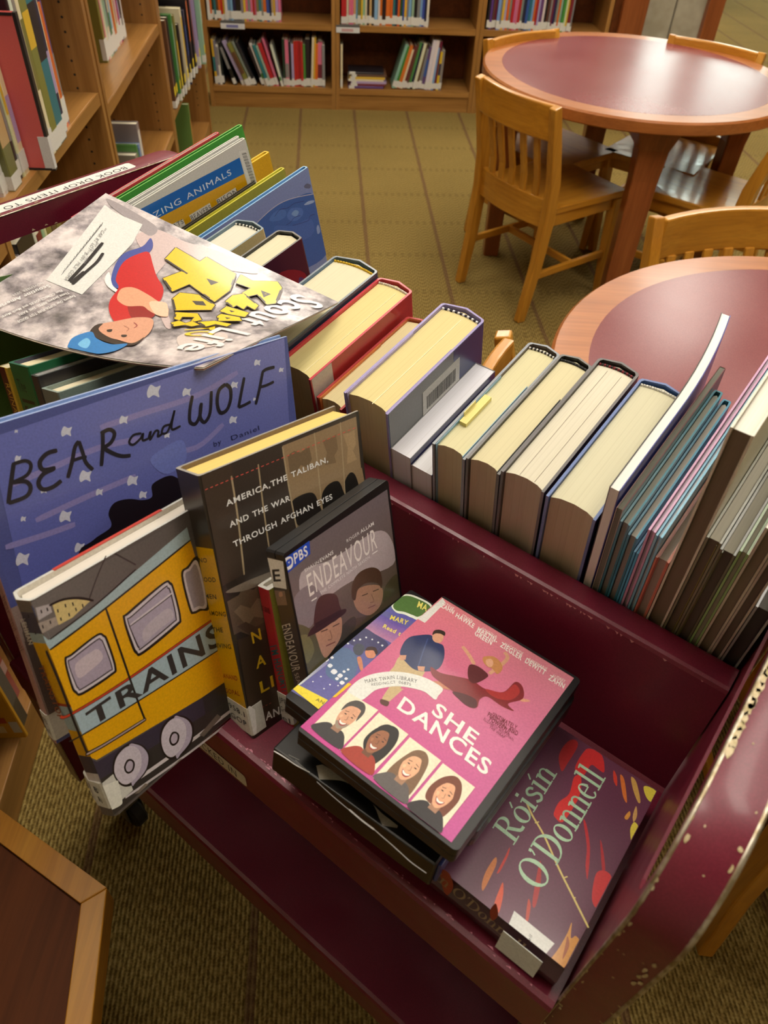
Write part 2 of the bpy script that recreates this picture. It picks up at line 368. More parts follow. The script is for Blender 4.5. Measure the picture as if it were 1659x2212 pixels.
        if bevel:
            bm = bmesh.new(); bm.from_mesh(me); bmesh.ops.remove_doubles(bm, verts=bm.verts, dist=1e-6); bm.to_mesh(me); bm.free()
            md = o.modifiers.new('soft edges', 'BEVEL'); md.width = bevel; md.segments = seg; md.limit_method = 'ANGLE'; md.angle_limit = math.radians(35); md.harden_normals = False
        return o
def tag(o, label, cat, group=None):
    o['label'] = label; o['category'] = cat
    if group: o['group'] = group
    return o
def thing(name, label, cat, M=None, group=None):
    o = bpy.data.objects.new(name, None); COL.objects.link(o); o.empty_display_size = .05
    if M is not None: o.matrix_world = M
    return tag(o, label, cat, group)
def structure(o): o['kind'] = 'structure'; return o
def dup(root, M, label, group=None):
    def cp(o, parent):
        c = o.copy(); COL.objects.link(c)
        if parent is not None: c.parent = parent
        for ch in o.children: cp(ch, c)
        return c
    r = cp(root, None); r.matrix_world = M; r['label'] = label
    if group: r['group'] = group
    return r
ORD = ['first', 'second', 'third', 'fourth', 'fifth', 'sixth', 'seventh', 'eighth', 'ninth', 'tenth', 'eleventh', 'twelfth', 'thirteenth', 'fourteenth', 'fifteenth', 'sixteenth', 'seventeenth', 'eighteenth', 'nineteenth', 'twentieth', 'twenty-first', 'twenty-second', 'twenty-third', 'twenty-fourth', 'twenty-fifth', 'twenty-sixth', 'twenty-seventh', 'twenty-eighth', 'twenty-ninth', 'thirtieth', 'thirty-first', 'thirty-second', 'thirty-third', 'thirty-fourth', 'thirty-fifth', 'thirty-sixth', 'thirty-seventh', 'thirty-eighth', 'thirty-ninth', 'fortieth']
# ------------------------------------------------------------------ printed covers (0.1 mm)
ART={
 'pink':[
  ('q',[(222,128,138),(214,132,150),(190,78,150),(190,62,140)],[[-3,1900],[1318,1875],[1286,-20],[0,18]]),
  ('p',(225,225,220),[[15,1874],[63,1838],[71,1506],[-21,1500]]),
  ('t','STEVE',(238,238,232),0,[[69,1803],[165,1806],[61,1838]]),
  ('t','ZAHN',(238,238,232),1,[[61,1762],[189,1765],[47,1812]]),
  ('t','ETHAN',(238,238,232),0,[[258,1795],[360,1797],[252,1828]]),
  ('t','HAWKE',(238,238,232),1,[[219,1753],[404,1749],[205,1807]]),
  ('t','SONEQUA',(238,238,232),0,[[466,1782],[609,1787],[459,1816]]),
  ('t','MARTIN-',(238,238,232),1,[[441,1745],[637,1739],[429,1801]]),
  ('t','GREEN',(238,238,232),1,[[449,1691],[613,1692],[436,1747]]),
  ('t','MACKENZIE',(238,238,232),0,[[695,1772],[862,1781],[691,1804]]),
  ('t','ZIEGLER',(238,238,232),1,[[674,1734],[882,1723],[662,1791]]),
  ('t','ROSEMARIE',(238,238,232),0,[[928,1764],[1089,1773],[923,1797]]),
  ('t','DEWITT',(238,238,232),1,[[913,1727],[1099,1719],[904,1785]]),
  ('t','AUDREY',(238,238,232),0,[[1151,1750],[1258,1765],[1147,1784]]),
  ('t','ZAHN',(238,238,232),1,[[1140,1704],[1277,1705],[1132,1759]]),
  ('s',(196,172,128),[[137,1055],[250,1080],[352,1096],[379,989],[312,886],[339,746],[330,646],[285,621],[263,699],[240,830],[173,845],[160,939]]),
  ('p',(196,172,128),[[284,770],[345,814],[336,645],[289,620]]),
  ('s',(85,45,35),[[277,618],[335,639],[349,596],[298,584]]),
  ('s',(36,50,96),[[108,1344],[186,1426],[268,1396],[331,1398],[403,1296],[432,1172],[375,1077],[295,1028],[199,1044],[119,1079],[73,1192],[71,1278]]),
  ('l',(60,78,128),1.0,[[189,1378],[231,1258],[301,1074]]),
  ('p',(205,150,120),[[123,1063],[165,1104],[187,1061],[162,1028]]),
  ('p',(205,150,120),[[295,1074],[341,1112],[363,1066],[324,1042]]),
  ('s',(214,160,130),[[193,1450],[197,1497],[245,1514],[287,1459],[287,1406],[252,1386],[216,1404]]),
  ('s',(48,34,28),[[195,1435],[178,1484],[202,1526],[252,1539],[274,1500],[238,1495],[206,1469]]),
  ('s',(196,128,98),[[446,1013],[566,1109],[713,1162],[723,1133],[578,1034],[457,984]]),
  ('s',(222,160,130),[[1060,1373],[1128,1407],[1129,1388],[1081,1350]]),
  ('s',(128,34,40),[[691,1258],[816,1259],[934,1332],[956,1489],[1026,1484],[1081,1381],[1018,1259],[1087,1229],[990,1203],[866,1204],[835,1138],[857,1059],[802,1020],[682,1056],[541,1064],[434,1080],[377,1142],[468,1147],[578,1204]]),
  ('s',(168,48,48),[[816,1259],[936,1328],[963,1463],[1032,1424],[1017,1308],[916,1239]]),
  ('s',(80,22,30),[[638,1053],[716,1101],[813,1116],[851,1053],[793,1019],[707,1030]]),
  ('s',(92,34,40),[[595,1384],[659,1416],[755,1399],[761,1346],[729,1255],[682,1237],[624,1301]]),
  ('l',(214,160,130),3.2,[[619,1412],[535,1466],[447,1508]]),
  ('l',(214,160,130),3.2,[[758,1413],[783,1549],[786,1665],[737,1704]]),
  ('s',(196,136,84),[[635,1534],[692,1595],[762,1585],[812,1536],[809,1456],[751,1477],[711,1467],[659,1487]]),
  ('s',(220,166,136),[[669,1533],[695,1558],[728,1533],[735,1484],[704,1474],[673,1500]]),
  ('s',(226,228,224),[[56,474],[39,601],[63,714],[119,815],[191,897],[290,970],[405,1019],[515,1034],[572,1021],[578,946],[579,897],[484,903],[398,869],[298,803],[230,718],[193,643],[180,517],[127,502]]),
  ('p',(232,190,20),[[2,380],[-6,566],[29,574],[21,397]]),
  ('t','MARK TWAIN',(40,40,44),0,[[100,654],[239,845],[73,677]]),
  ('t','LIBRARY',(40,40,44),0,[[250,855],[389,930],[232,888]]),
  ('t','REDDING,CT',(40,40,44),0,[[151,667],[270,815],[132,684]]),
  ('t','06875',(40,40,44),0,[[286,830],[369,876],[273,854]]),
  ('t','SHE',(238,238,232),1,[[625,775],[1011,749],[611,897]]),
  ('t','DANCES',(238,238,232),1,[[410,636],[1209,601],[390,764]]),
  ('t','\u201cINTIMATELY',(120,24,50),1,[[981,1068],[1182,1087],[973,1111]]),
  ('t','PERSONAL AND',(120,24,50),1,[[955,1048],[1213,1045],[947,1090]]),
  ('t','POWERFUL\u201d',(120,24,50),1,[[985,1022],[1180,1014],[981,1063]]),
  ('t','ELIZABETH WEITZMAN,',(120,40,60),0,[[953,994],[1218,983],[949,1020]]),
  ('t','THE WRAP',(120,40,60),0,[[1020,961],[1152,956],[1018,987]]),
  ('p',(236,226,200),[[47,496],[322,523],[326,73],[60,74]]),
  ('s',(48,46,50),[[66,74],[85,155],[138,198],[192,182],[245,200],[299,158],[320,73]]),
  ('p',(154,115,92),[[166,165],[230,166],[234,265],[164,262]]),
  ('s',(214,160,128),[[130,326],[144,415],[193,446],[242,413],[254,324],[239,244],[205,199],[170,211],[142,262]]),
  ('s',(70,66,64),[[124,334],[116,413],[153,483],[219,494],[263,433],[265,333],[248,377],[231,431],[174,426],[142,397]]),
  ('s',(150,135,120),[[153,249],[170,211],[205,195],[239,235],[244,279],[218,252],[177,250]]),
  ('l',(60,40,30),0.5,[[151,353],[178,364]]),
  ('l',(60,40,30),0.5,[[208,366],[237,359]]),
  ('s',(40,28,24),[[157,332],[167,339],[178,333],[168,328]]),
  ('s',(40,28,24),[[214,335],[224,342],[235,336],[224,331]]),
  ('l',(154,115,92),0.5,[[197,330],[206,295],[193,288]]),
  ('s',(150,60,60),[[163,271],[196,259],[231,274],[218,238],[197,229],[175,241]]),
  ('s',(244,240,232),[[169,267],[196,257],[225,269],[212,247],[196,242],[180,246]]),
  ('s',(239,180,144),[[146,305],[163,310],[163,284],[150,283]]),
  ('p',(236,226,200),[[341,510],[611,504],[608,59],[343,64]]),
  ('s',(26,22,22),[[397,279],[410,392],[464,474],[537,482],[584,402],[597,275],[583,166],[556,81],[491,146],[424,213]]),
  ('s',(160,52,36),[[349,64],[370,148],[424,191],[477,172],[530,189],[583,145],[603,59]]),
  ('p',(108,69,47),[[451,156],[514,154],[520,255],[451,256]]),
  ('s',(150,96,66),[[418,324],[434,415],[483,441],[531,403],[541,312],[525,233],[491,189],[456,203],[429,257]]),
  ('s',(26,22,22),[[415,315],[413,406],[450,470],[510,473],[547,403],[552,303],[531,358],[504,413],[456,405],[432,369]]),
  ('l',(60,40,30),0.5,[[440,350],[467,359]]),
  ('l',(60,40,30),0.5,[[496,358],[526,349]]),
  ('s',(40,28,24),[[445,328],[456,334],[467,327],[456,323]]),
  ('s',(40,28,24),[[501,327],[512,333],[523,326],[512,322]]),
  ('l',(108,69,47),0.5,[[485,322],[493,286],[480,280]]),
  ('s',(150,60,60),[[451,265],[483,251],[517,264],[504,229],[483,220],[461,234]]),
  ('s',(244,240,232),[[456,260],[483,249],[512,259],[499,238],[483,233],[467,238]]),
  ('s',(169,109,76),[[434,301],[451,305],[451,278],[437,279]]),
  ('p',(236,226,200),[[633,491],[908,484],[907,43],[634,53]]),
  ('s',(120,90,64),[[696,59],[673,178],[689,317],[723,424],[786,464],[849,411],[881,280],[894,128],[875,44],[827,46],[772,90]]),
  ('s',(90,84,84),[[640,53],[662,136],[717,176],[772,157],[827,173],[881,128],[902,43]]),
  ('p',(162,123,97),[[745,141],[811,139],[816,238],[745,240]]),
  ('s',(226,172,136),[[712,307],[728,396],[778,422],[827,385],[838,294],[821,216],[786,174],[750,188],[723,241]]),
  ('s',(120,90,64),[[709,298],[706,388],[745,451],[805,454],[843,384],[849,285],[827,339],[800,394],[750,387],[725,351]]),
  ('l',(60,40,30),0.5,[[734,333],[761,341]]),
  ('l',(60,40,30),0.5,[[791,341],[821,331]]),
  ('s',(40,28,24),[[739,311],[750,317],[761,310],[750,306]]),
  ('s',(40,28,24),[[797,309],[808,315],[819,308],[808,304]]),
  ('l',(162,123,97),0.5,[[781,305],[789,269],[775,263]]),
  ('s',(150,60,60),[[745,249],[778,235],[813,247],[800,212],[778,204],[756,218]]),
  ('s',(244,240,232),[[750,244],[778,233],[808,243],[794,221],[778,217],[761,222]]),
  ('s',(252,193,153),[[728,285],[745,289],[745,262],[731,263]]),
  ('p',(236,226,200),[[928,475],[1198,468],[1192,25],[927,38]]),
  ('s',(112,58,36),[[976,183],[960,271],[988,381],[1051,448],[1118,423],[1165,321],[1163,206],[1141,120],[1094,157],[1022,160]]),
  ('s',(40,36,40),[[932,38],[954,120],[1008,160],[1062,141],[1115,156],[1168,111],[1187,26]]),
  ('p',(162,120,95),[[1035,125],[1099,122],[1105,221],[1036,224]]),
  ('s',(226,168,132),[[1004,291],[1021,380],[1070,406],[1117,368],[1127,278],[1110,199],[1076,157],[1041,172],[1014,225]]),
  ('s',(112,58,36),[[1001,282],[999,372],[1037,435],[1097,438],[1134,368],[1138,269],[1117,323],[1091,378],[1042,371],[1018,335]]),
  ('l',(60,40,30),0.5,[[1026,317],[1053,325]]),
  ('l',(60,40,30),0.5,[[1082,324],[1112,314]]),
  ('s',(40,28,24),[[1031,295],[1042,301],[1052,294],[1042,290]]),
  ('s',(40,28,24),[[1087,293],[1098,299],[1109,292],[1098,288]]),
  ('l',(162,120,95),0.5,[[1071,289],[1079,253],[1066,247]]),
  ('s',(150,60,60),[[1036,233],[1068,218],[1103,230],[1089,196],[1068,188],[1046,202]]),
  ('s',(244,240,232),[[1041,228],[1068,216],[1097,226],[1084,205],[1068,201],[1052,206]]),
  ('s',(252,188,149),[[1020,268],[1036,272],[1036,246],[1023,246]]),
 ],
 'endv':[
  ('q',[(96,88,92),(92,84,90),(84,74,60),(88,78,70)],[[-60,1890],[1307,1819],[1302,761],[-67,866]]),
  ('s',(150,142,146),[[134,1664],[520,1580],[1081,1529],[1273,1346],[1252,1102],[672,1271],[154,1351]]),
  ('s',(112,104,110),[[19,1512],[214,1513],[310,1316],[132,1178],[2,1295]]),
  ('s',(78,76,52),[[-24,1266],[111,1176],[176,1019],[245,770],[-33,840]]),
  ('s',(100,98,66),[[-31,1162],[81,1133],[120,960],[5,911]]),
  ('s',(66,62,44),[[1093,952],[1259,993],[1314,926],[1298,764],[1062,794]]),
  ('s',(74,64,48),[[449,882],[619,922],[818,844],[1042,824],[1296,784],[1308,731],[759,795],[370,835],[252,800]]),
  ('s',(60,56,46),[[365,906],[511,959],[646,938],[623,833],[367,820]]),
  ('s',(150,116,96),[[674,1122],[762,1151],[918,1091],[1045,998],[1057,903],[990,822],[851,823],[736,914],[675,1021]]),
  ('s',(70,52,40),[[650,1129],[685,1247],[792,1290],[951,1247],[1056,1154],[1073,1033],[1047,979],[999,1060],[856,1145],[738,1149],[688,1080]]),
  ('l',(70,50,40),0.9,[[780,1065],[859,1039]]),
  ('l',(70,50,40),0.9,[[928,1017],[1011,992]]),
  ('l',(110,70,60),0.9,[[831,905],[936,873]]),
  ('l',(120,88,74),0.8,[[901,1007],[923,920],[872,939]]),
  ('s',(164,126,104),[[171,1103],[257,1094],[398,1050],[483,1036],[468,920],[419,852],[322,818],[232,806],[194,874],[178,985]]),
  ('l',(80,58,48),1.0,[[229,1064],[307,1036]]),
  ('l',(80,58,48),1.0,[[369,1020],[452,998]]),
  ('l',(130,96,80),1.0,[[328,1014],[336,926],[286,944]]),
  ('l',(110,64,56),1.1,[[255,906],[367,870]]),
  ('s',(62,42,40),[[173,1143],[201,1275],[268,1357],[377,1334],[472,1260],[488,1156],[495,1069],[343,1095]]),
  ('s',(48,32,32),[[79,1127],[153,1164],[329,1128],[477,1106],[555,1074],[530,1043],[357,1061],[202,1083],[96,1113]]),
  ('p',(40,28,28),[[181,1177],[491,1108],[495,1066],[182,1131]]),
  ('p',(30,64,160),[[-42,1877],[281,1864],[266,1758],[-24,1739]]),
  ('s',(236,238,242),[[-30,1828],[1,1862],[59,1851],[80,1811],[60,1762],[4,1763],[-30,1794]]),
  ('s',(30,64,160),[[12,1835],[60,1834],[61,1793],[29,1786],[8,1792]]),
  ('p',(236,238,242),[[26,1818],[45,1819],[37,1801]]),
  ('t','PBS',(240,240,244),1,[[90,1771],[241,1765],[93,1853]]),
  ('t','SHAUN',(205,202,200),0,[[176,1646],[341,1635],[174,1675]]),
  ('t','EVANS',(225,222,220),1,[[355,1633],[517,1621],[354,1665]]),
  ('t','ROGER',(205,202,200),0,[[692,1627],[861,1615],[689,1656]]),
  ('t','ALLAM',(225,222,220),1,[[877,1614],[1062,1600],[873,1648]]),
  ('t','ENDEAVOUR',(196,192,190),0,[[177,1426],[1066,1377],[181,1619]]),
  ('t','THE COMPLETE NINTH SEASON',(210,206,204),0,[[296,1372],[948,1341],[293,1400]]),
  ('l',(220,216,214),1.1,[[187,1383],[250,1375]]),
  ('l',(220,216,214),1.1,[[988,1358],[1063,1350]]),
 ],
 'ngm':[
  ('q',[(50,44,40),(62,54,46),(50,42,36),(44,36,32)],[[17,2367],[1569,2372],[1569,1343],[322,-58]]),
  ('p',(60,50,42),[[17,2367],[280,2368],[225,1487],[3,1480]]),
  ('p',(132,112,86),[[758,2342],[1563,2331],[1556,1861],[1308,1830],[1045,1869],[762,1907]]),
  ('p',(104,88,68),[[792,2249],[863,2266],[927,2230],[1020,2254],[1029,2138],[973,2086],[909,2131],[827,2068],[791,2110]]),
  ('p',(112,94,72),[[1165,2249],[1238,2239],[1317,2254],[1319,2125],[1270,2083],[1283,2019],[1159,2041],[1194,2139]]),
  ('p',(150,128,98),[[1391,2233],[1467,2220],[1528,2227],[1529,2099],[1486,2053],[1522,1965],[1398,1963],[1430,2102]]),
  ('p',(128,108,82),[[762,1907],[1568,1872],[1603,1590],[781,1618]]),
  ('s',(34,30,28),[[761,1849],[847,1888],[988,1862],[1035,1754],[1042,1629],[803,1639]]),
  ('s',(30,28,26),[[1080,1796],[1158,1864],[1273,1858],[1318,1764],[1319,1640],[1085,1657]]),
  ('s',(30,28,26),[[1350,1814],[1426,1878],[1485,1825],[1495,1696],[1354,1673]]),
  ('l',(150,134,108),1.6,[[260,2278],[248,1933],[210,1479]]),
  ('l',(146,130,104),1.4,[[509,2280],[490,1944],[478,1574]]),
  ('l',(150,134,108),1.4,[[757,2336],[759,1980],[777,1620]]),
  ('l',(150,134,108),1.2,[[1089,2341],[1078,2005],[1065,1650]]),
  ('l',(150,134,108),1.2,[[1378,2338],[1354,1934],[1335,1680]]),
  ('p',(92,78,64),[[18,1340],[130,1341],[170,1380],[271,1314],[346,1352],[479,1331],[462,1153],[384,1115],[411,892],[264,943],[191,921],[80,1032],[17,1037]]),
  ('p',(118,102,84),[[58,1229],[127,1252],[210,1177],[287,1229],[377,1166],[316,1120],[346,1009],[226,1091],[148,1040],[104,1143]]),
  ('p',(76,62,52),[[60,1090],[142,1090],[223,998],[325,989],[345,913],[164,952]]),
  ('s',(120,110,100),[[20,1420],[211,1419],[455,1389],[591,1369],[476,1317],[212,1344]]),
  ('p',(60,48,38),[[36,979],[395,901],[454,34],[-44,114]]),
  ('l',(200,84,76),0.55,[[26,2258],[49,2259]]),
  ('l',(200,84,76),0.55,[[70,2258],[93,2258]]),
  ('l',(200,84,76),0.55,[[114,2257],[137,2258]]),
  ('l',(200,84,76),0.55,[[158,2257],[182,2257]]),
  ('l',(200,84,76),0.55,[[203,2256],[227,2257]]),
  ('l',(200,84,76),0.55,[[248,2256],[272,2256]]),
  ('l',(200,84,76),0.55,[[294,2255],[318,2256]]),
  ('l',(200,84,76),0.55,[[340,2255],[365,2255]]),
  ('l',(200,84,76),0.55,[[387,2254],[412,2255]]),
  ('l',(200,84,76),0.55,[[435,2254],[460,2254]]),
  ('l',(200,84,76),0.55,[[483,2253],[508,2254]]),
  ('l',(200,84,76),0.55,[[531,2253],[557,2253]]),
  ('l',(200,84,76),0.55,[[580,2252],[606,2252]]),
  ('l',(200,84,76),0.55,[[630,2252],[656,2252]]),
  ('l',(200,84,76),0.55,[[680,2251],[707,2251]]),
  ('l',(200,84,76),0.55,[[731,2251],[758,2251]]),
  ('l',(200,84,76),0.55,[[782,2250],[810,2250]]),
  ('l',(200,84,76),0.55,[[834,2250],[862,2250]]),
  ('l',(200,84,76),0.55,[[887,2249],[915,2249]]),
  ('l',(200,84,76),0.55,[[940,2248],[968,2249]]),
  ('l',(200,84,76),0.55,[[994,2248],[1023,2248]]),
  ('l',(200,84,76),0.55,[[1048,2247],[1077,2247]]),
  ('l',(200,84,76),0.55,[[1104,2247],[1133,2247]]),
  ('l',(200,84,76),0.55,[[1159,2246],[1189,2246]]),
  ('l',(200,84,76),0.55,[[1216,2245],[1246,2246]]),
  ('l',(200,84,76),0.55,[[1273,2245],[1304,2245]]),
  ('l',(200,84,76),0.55,[[1331,2244],[1362,2244]]),
  ('l',(200,84,76),0.55,[[1390,2243],[1421,2244]]),
  ('l',(200,84,76),0.55,[[1449,2243],[1481,2243]]),
  ('l',(200,84,76),0.55,[[1509,2242],[1541,2242]]),
  ('l',(190,84,70),0.4,[[22,269],[43,265]]),
  ('l',(190,84,70),0.4,[[59,262],[80,259]]),
  ('l',(190,84,70),0.4,[[97,256],[117,252]]),
  ('l',(190,84,70),0.4,[[135,249],[155,245]]),
  ('l',(190,84,70),0.4,[[173,242],[194,239]]),
  ('l',(190,84,70),0.4,[[211,236],[232,232]]),
  ('t','AMERICA,THE TALIBAN,',(228,226,222),1,[[170,2071],[1194,2060],[170,2117]]),
  ('t','AND THE WAR',(228,226,222),1,[[165,1902],[752,1890],[165,1948]]),
  ('t','THROUGH AFGHAN EYES',(228,226,222),1,[[167,1737],[1192,1728],[163,1786]]),
  ('t','N',(226,176,40),1,[[167,870],[258,863],[166,975]]),
  ('t','A',(226,176,40),1,[[155,629],[255,620],[163,733]]),
  ('t','LI',(226,176,40),1,[[155,385],[292,371],[156,494]]),
  ('t','ANAND',(228,226,222),1,[[148,101],[530,19],[156,178]]),
  ('s',(222,220,212),[[1,335],[54,294],[64,249],[43,69],[13,51],[-112,120]]),
 ],
 'train':[
  ('q',[(112,106,104),(92,86,84),(74,68,66),(88,80,78)],[[13,1978],[1394,1901],[1335,-53],[-40,31]]),
  ('l',(60,52,52),1.0,[[364,1733],[459,1843],[571,1956]]),
  ('l',(60,52,52),1.0,[[635,1938],[759,1776]]),
  ('p',(60,64,92),[[-78,1919],[16,1886],[-2,1805],[-66,1814]]),
  ('p',(176,168,172),[[26,1885],[116,1856],[111,1795],[15,1794]]),
  ('p',(160,148,140),[[-32,1779],[123,1752],[124,1692],[-51,1698]]),
  ('p',(206,186,128),[[129,1848],[253,1810],[371,1719],[220,1681],[120,1688]]),
  ('l',(40,34,34),0.9,[[148,1794],[146,1770]]),
  ('l',(40,34,34),0.9,[[205,1799],[203,1774]]),
  ('l',(40,34,34),0.9,[[254,1780],[252,1754]]),
  ('l',(40,34,34),0.9,[[148,1729],[146,1705]]),
  ('l',(40,34,34),0.9,[[207,1726],[205,1701]]),
  ('l',(40,34,34),0.9,[[260,1733],[259,1708]]),
  ('l',(40,34,34),0.9,[[311,1731],[309,1705]]),
  ('l',(40,34,34),0.9,[[-30,1743],[-32,1718]]),
  ('l',(40,34,34),0.9,[[26,1752],[24,1727]]),
  ('l',(40,34,34),0.9,[[79,1751],[77,1727]]),
  ('l',(40,34,34),0.9,[[-62,1880],[-65,1857]]),
  ('l',(40,34,34),0.9,[[-30,1870],[-33,1847]]),
  ('l',(40,34,34),0.9,[[51,1852],[49,1828]]),
  ('l',(40,34,34),0.9,[[90,1843],[88,1819]]),
  ('l',(40,32,30),1.6,[[108,1849],[206,1834],[310,1779],[390,1707]]),
  ('p',(224,166,16),[[-93,1609],[13,1563],[453,1609],[1239,1717],[1284,357],[975,390],[34,567],[-67,615]]),
  ('p',(160,182,190),[[-81,1686],[27,1632],[402,1672],[1239,1826],[1238,1713],[453,1606],[13,1563],[-92,1611]]),
  ('l',(36,28,24),1.5,[[13,1563],[453,1606],[1239,1715]]),
  ('l',(36,28,24),1.2,[[37,1631],[402,1672],[749,1745]]),
  ('p',(162,184,196),[[-83,1071],[-3,1030],[455,979],[1235,962],[1238,684],[439,771],[0,832],[-91,857]]),
  ('l',(36,28,24),1.2,[[-91,857],[0,832],[439,771],[1238,684]]),
  ('l',(36,28,24),2.6,[[-82,1073],[-1,1034],[458,991],[1239,977]]),
  ('l',(186,64,40),1.7,[[-82,1073],[-1,1034],[458,991],[1239,977]]),
  ('l',(36,28,24),1.6,[[-11,1574],[-7,1284],[-12,970],[-9,655]]),
  ('l',(36,28,24),1.6,[[453,1606],[454,1227],[456,822],[464,577]]),
  ('s',(36,28,24),[[74,1436],[129,1449],[334,1468],[382,1428],[395,1374],[389,1139],[337,1104],[108,1114],[64,1157],[52,1225]]),
  ('s',(206,198,208),[[85,1420],[135,1432],[329,1452],[369,1420],[379,1372],[374,1154],[329,1124],[109,1135],[77,1168],[67,1226]]),
  ('s',(60,50,56),[[89,1405],[129,1416],[322,1432],[350,1413],[361,1372],[362,1163],[325,1144],[115,1154],[91,1176],[83,1227]]),
  ('s',(168,156,178),[[95,1395],[133,1406],[319,1422],[343,1408],[353,1371],[354,1171],[321,1155],[119,1164],[98,1183],[91,1229]]),
  ('s',(198,184,196),[[132,1358],[254,1371],[309,1357],[318,1272],[212,1246],[119,1251]]),
  ('s',(36,28,24),[[546,1453],[600,1482],[923,1529],[983,1496],[998,1427],[988,1173],[930,1127],[611,1099],[556,1139],[542,1218]]),
  ('s',(206,198,208),[[561,1440],[609,1462],[920,1512],[968,1485],[982,1426],[971,1187],[919,1151],[613,1123],[571,1153],[561,1220]]),
  ('s',(60,50,56),[[572,1425],[615,1438],[918,1489],[950,1472],[965,1426],[952,1202],[908,1172],[617,1144],[589,1165],[579,1221]]),
  ('s',(170,160,182),[[579,1415],[619,1428],[915,1478],[942,1464],[954,1424],[942,1208],[903,1184],[621,1156],[599,1172],[590,1219]]),
  ('s',(186,176,190),[[667,1278],[815,1314],[911,1306],[926,1213],[780,1201],[650,1182]]),
  ('l',(206,198,208),1.6,[[583,1378],[770,1391],[968,1408]]),
  ('l',(36,28,24),0.7,[[579,1368],[767,1380],[967,1395]]),
  ('s',(36,28,24),[[1083,1495],[1153,1534],[1274,1538],[1260,1109],[1168,1118],[1103,1132],[1074,1186]]),
  ('s',(206,198,208),[[1100,1483],[1162,1513],[1253,1517],[1239,1136],[1160,1142],[1113,1150],[1092,1194]]),
  ('s',(150,142,156),[[1116,1466],[1167,1489],[1236,1491],[1222,1162],[1156,1170],[1126,1175],[1113,1201]]),
  ('T','TRAINS',(56,52,52),1,[[71,841],[1299,722],[1293,938],[75,974]]),
  ('l',(36,28,24),3.2,[[-24,672],[132,635],[474,584]]),
  ('l',(170,150,150),1.4,[[-16,668],[132,635],[467,587]]),
  ('p',(58,52,68),[[-67,596],[31,551],[975,388],[958,129],[550,210],[-28,380],[-79,415]]),
  ('p',(48,42,46),[[975,388],[1282,350],[1283,160],[958,129]]),
  ('p',(52,48,46),[[-72,400],[1250,169],[1335,-53],[-40,31]]),
  ('l',(206,200,206),3.4,[[104,187],[381,141],[747,98],[1221,59]]),
  ('l',(44,38,38),0.9,[[124,207],[754,124],[1221,92]]),
  ('l',(196,190,196),2.2,[[127,92],[720,6],[1231,-35]]),
  ('p',(120,110,100),[[200,59],[302,71],[328,38],[233,34]]),
  ('p',(120,110,100),[[503,9],[630,22],[660,-9],[539,-25]]),
  ('p',(110,100,92),[[855,85],[1068,135],[1095,79],[890,37]]),
  ('s',(36,28,24),[[108,385],[161,487],[261,509],[340,458],[395,366],[407,260],[354,167],[252,137],[166,170],[118,252]]),
  ('s',(176,166,188),[[276,472],[342,441],[385,359],[394,265],[343,178],[241,147],[206,166]]),
  ('s',(198,190,204),[[119,374],[170,466],[258,489],[321,440],[347,347],[321,245],[253,184],[172,189],[128,261]]),
  ('s',(36,28,24),[[196,348],[234,382],[269,357],[281,307],[256,260],[215,260],[193,296]]),
  ('s',(180,170,188),[[209,338],[238,362],[261,346],[266,313],[247,277],[219,276],[205,300]]),
  ('s',(36,28,24),[[520,316],[568,415],[664,442],[754,385],[819,280],[825,177],[772,76],[666,39],[569,75],[517,176]]),
  ('s',(176,166,188),[[683,403],[749,370],[801,282],[807,185],[759,96],[658,63],[607,76]]),
  ('s',(198,190,204),[[531,306],[579,393],[666,417],[732,366],[763,271],[739,170],[669,102],[576,97],[529,181]]),
  ('s',(36,28,24),[[598,271],[636,306],[673,280],[688,228],[662,182],[619,180],[594,218]]),
  ('s',(180,170,188),[[613,262],[641,285],[666,267],[671,233],[652,199],[622,200],[608,225]]),
  ('s',(218,218,210),[[-68,366],[29,323],[110,288],[118,252],[99,97],[78,66],[5,89],[-73,130]]),
 ],
 'bear':[
  ('q',[(92,100,166),(108,112,168),(74,84,150),(62,74,146)],[[219,2522],[2791,2599],[2692,1213],[-39,-57]]),
  ('l',(120,116,170),4.5,[[970,2351],[1327,2351],[1819,2349],[2249,2427]]),
  ('l',(120,116,170),4.5,[[259,2170],[570,2187],[934,2209],[1284,2162]]),
  ('l',(120,116,170),4.5,[[347,1857],[765,1883],[1158,1893]]),
  ('l',(120,116,170),4.5,[[102,1754],[378,1727],[607,1713]]),
  ('l',(120,116,170),4.5,[[1407,1999],[1733,1931],[2027,2039]]),
  ('s',(178,182,200),[[685,2410],[714,2444],[741,2423],[769,2422],[749,2393],[745,2362],[718,2383],[685,2378]]),
  ('s',(178,182,200),[[1395,2497],[1436,2544],[1477,2516],[1519,2515],[1492,2475],[1488,2432],[1446,2461],[1397,2453]]),
  ('s',(178,182,200),[[1128,2357],[1153,2386],[1178,2368],[1203,2367],[1186,2342],[1183,2315],[1159,2333],[1129,2329]]),
  ('s',(178,182,200),[[1696,2407],[1723,2438],[1752,2420],[1780,2419],[1762,2392],[1760,2364],[1732,2383],[1698,2378]]),
  ('s',(178,182,200),[[728,2048],[763,2088],[794,2062],[827,2059],[804,2024],[799,1986],[767,2013],[728,2009]]),
  ('s',(178,182,200),[[1079,1876],[1111,1914],[1143,1888],[1175,1885],[1153,1852],[1150,1817],[1118,1843],[1080,1840]]),
  ('s',(178,182,200),[[818,1886],[838,1910],[858,1893],[878,1891],[864,1870],[861,1847],[842,1864],[818,1862]]),
  ('s',(178,182,200),[[511,1811],[545,1851],[575,1824],[607,1820],[584,1785],[578,1747],[548,1775],[510,1772]]),
  ('s',(178,182,200),[[253,1908],[267,1925],[279,1913],[292,1912],[282,1897],[279,1881],[267,1893],[252,1891]]),
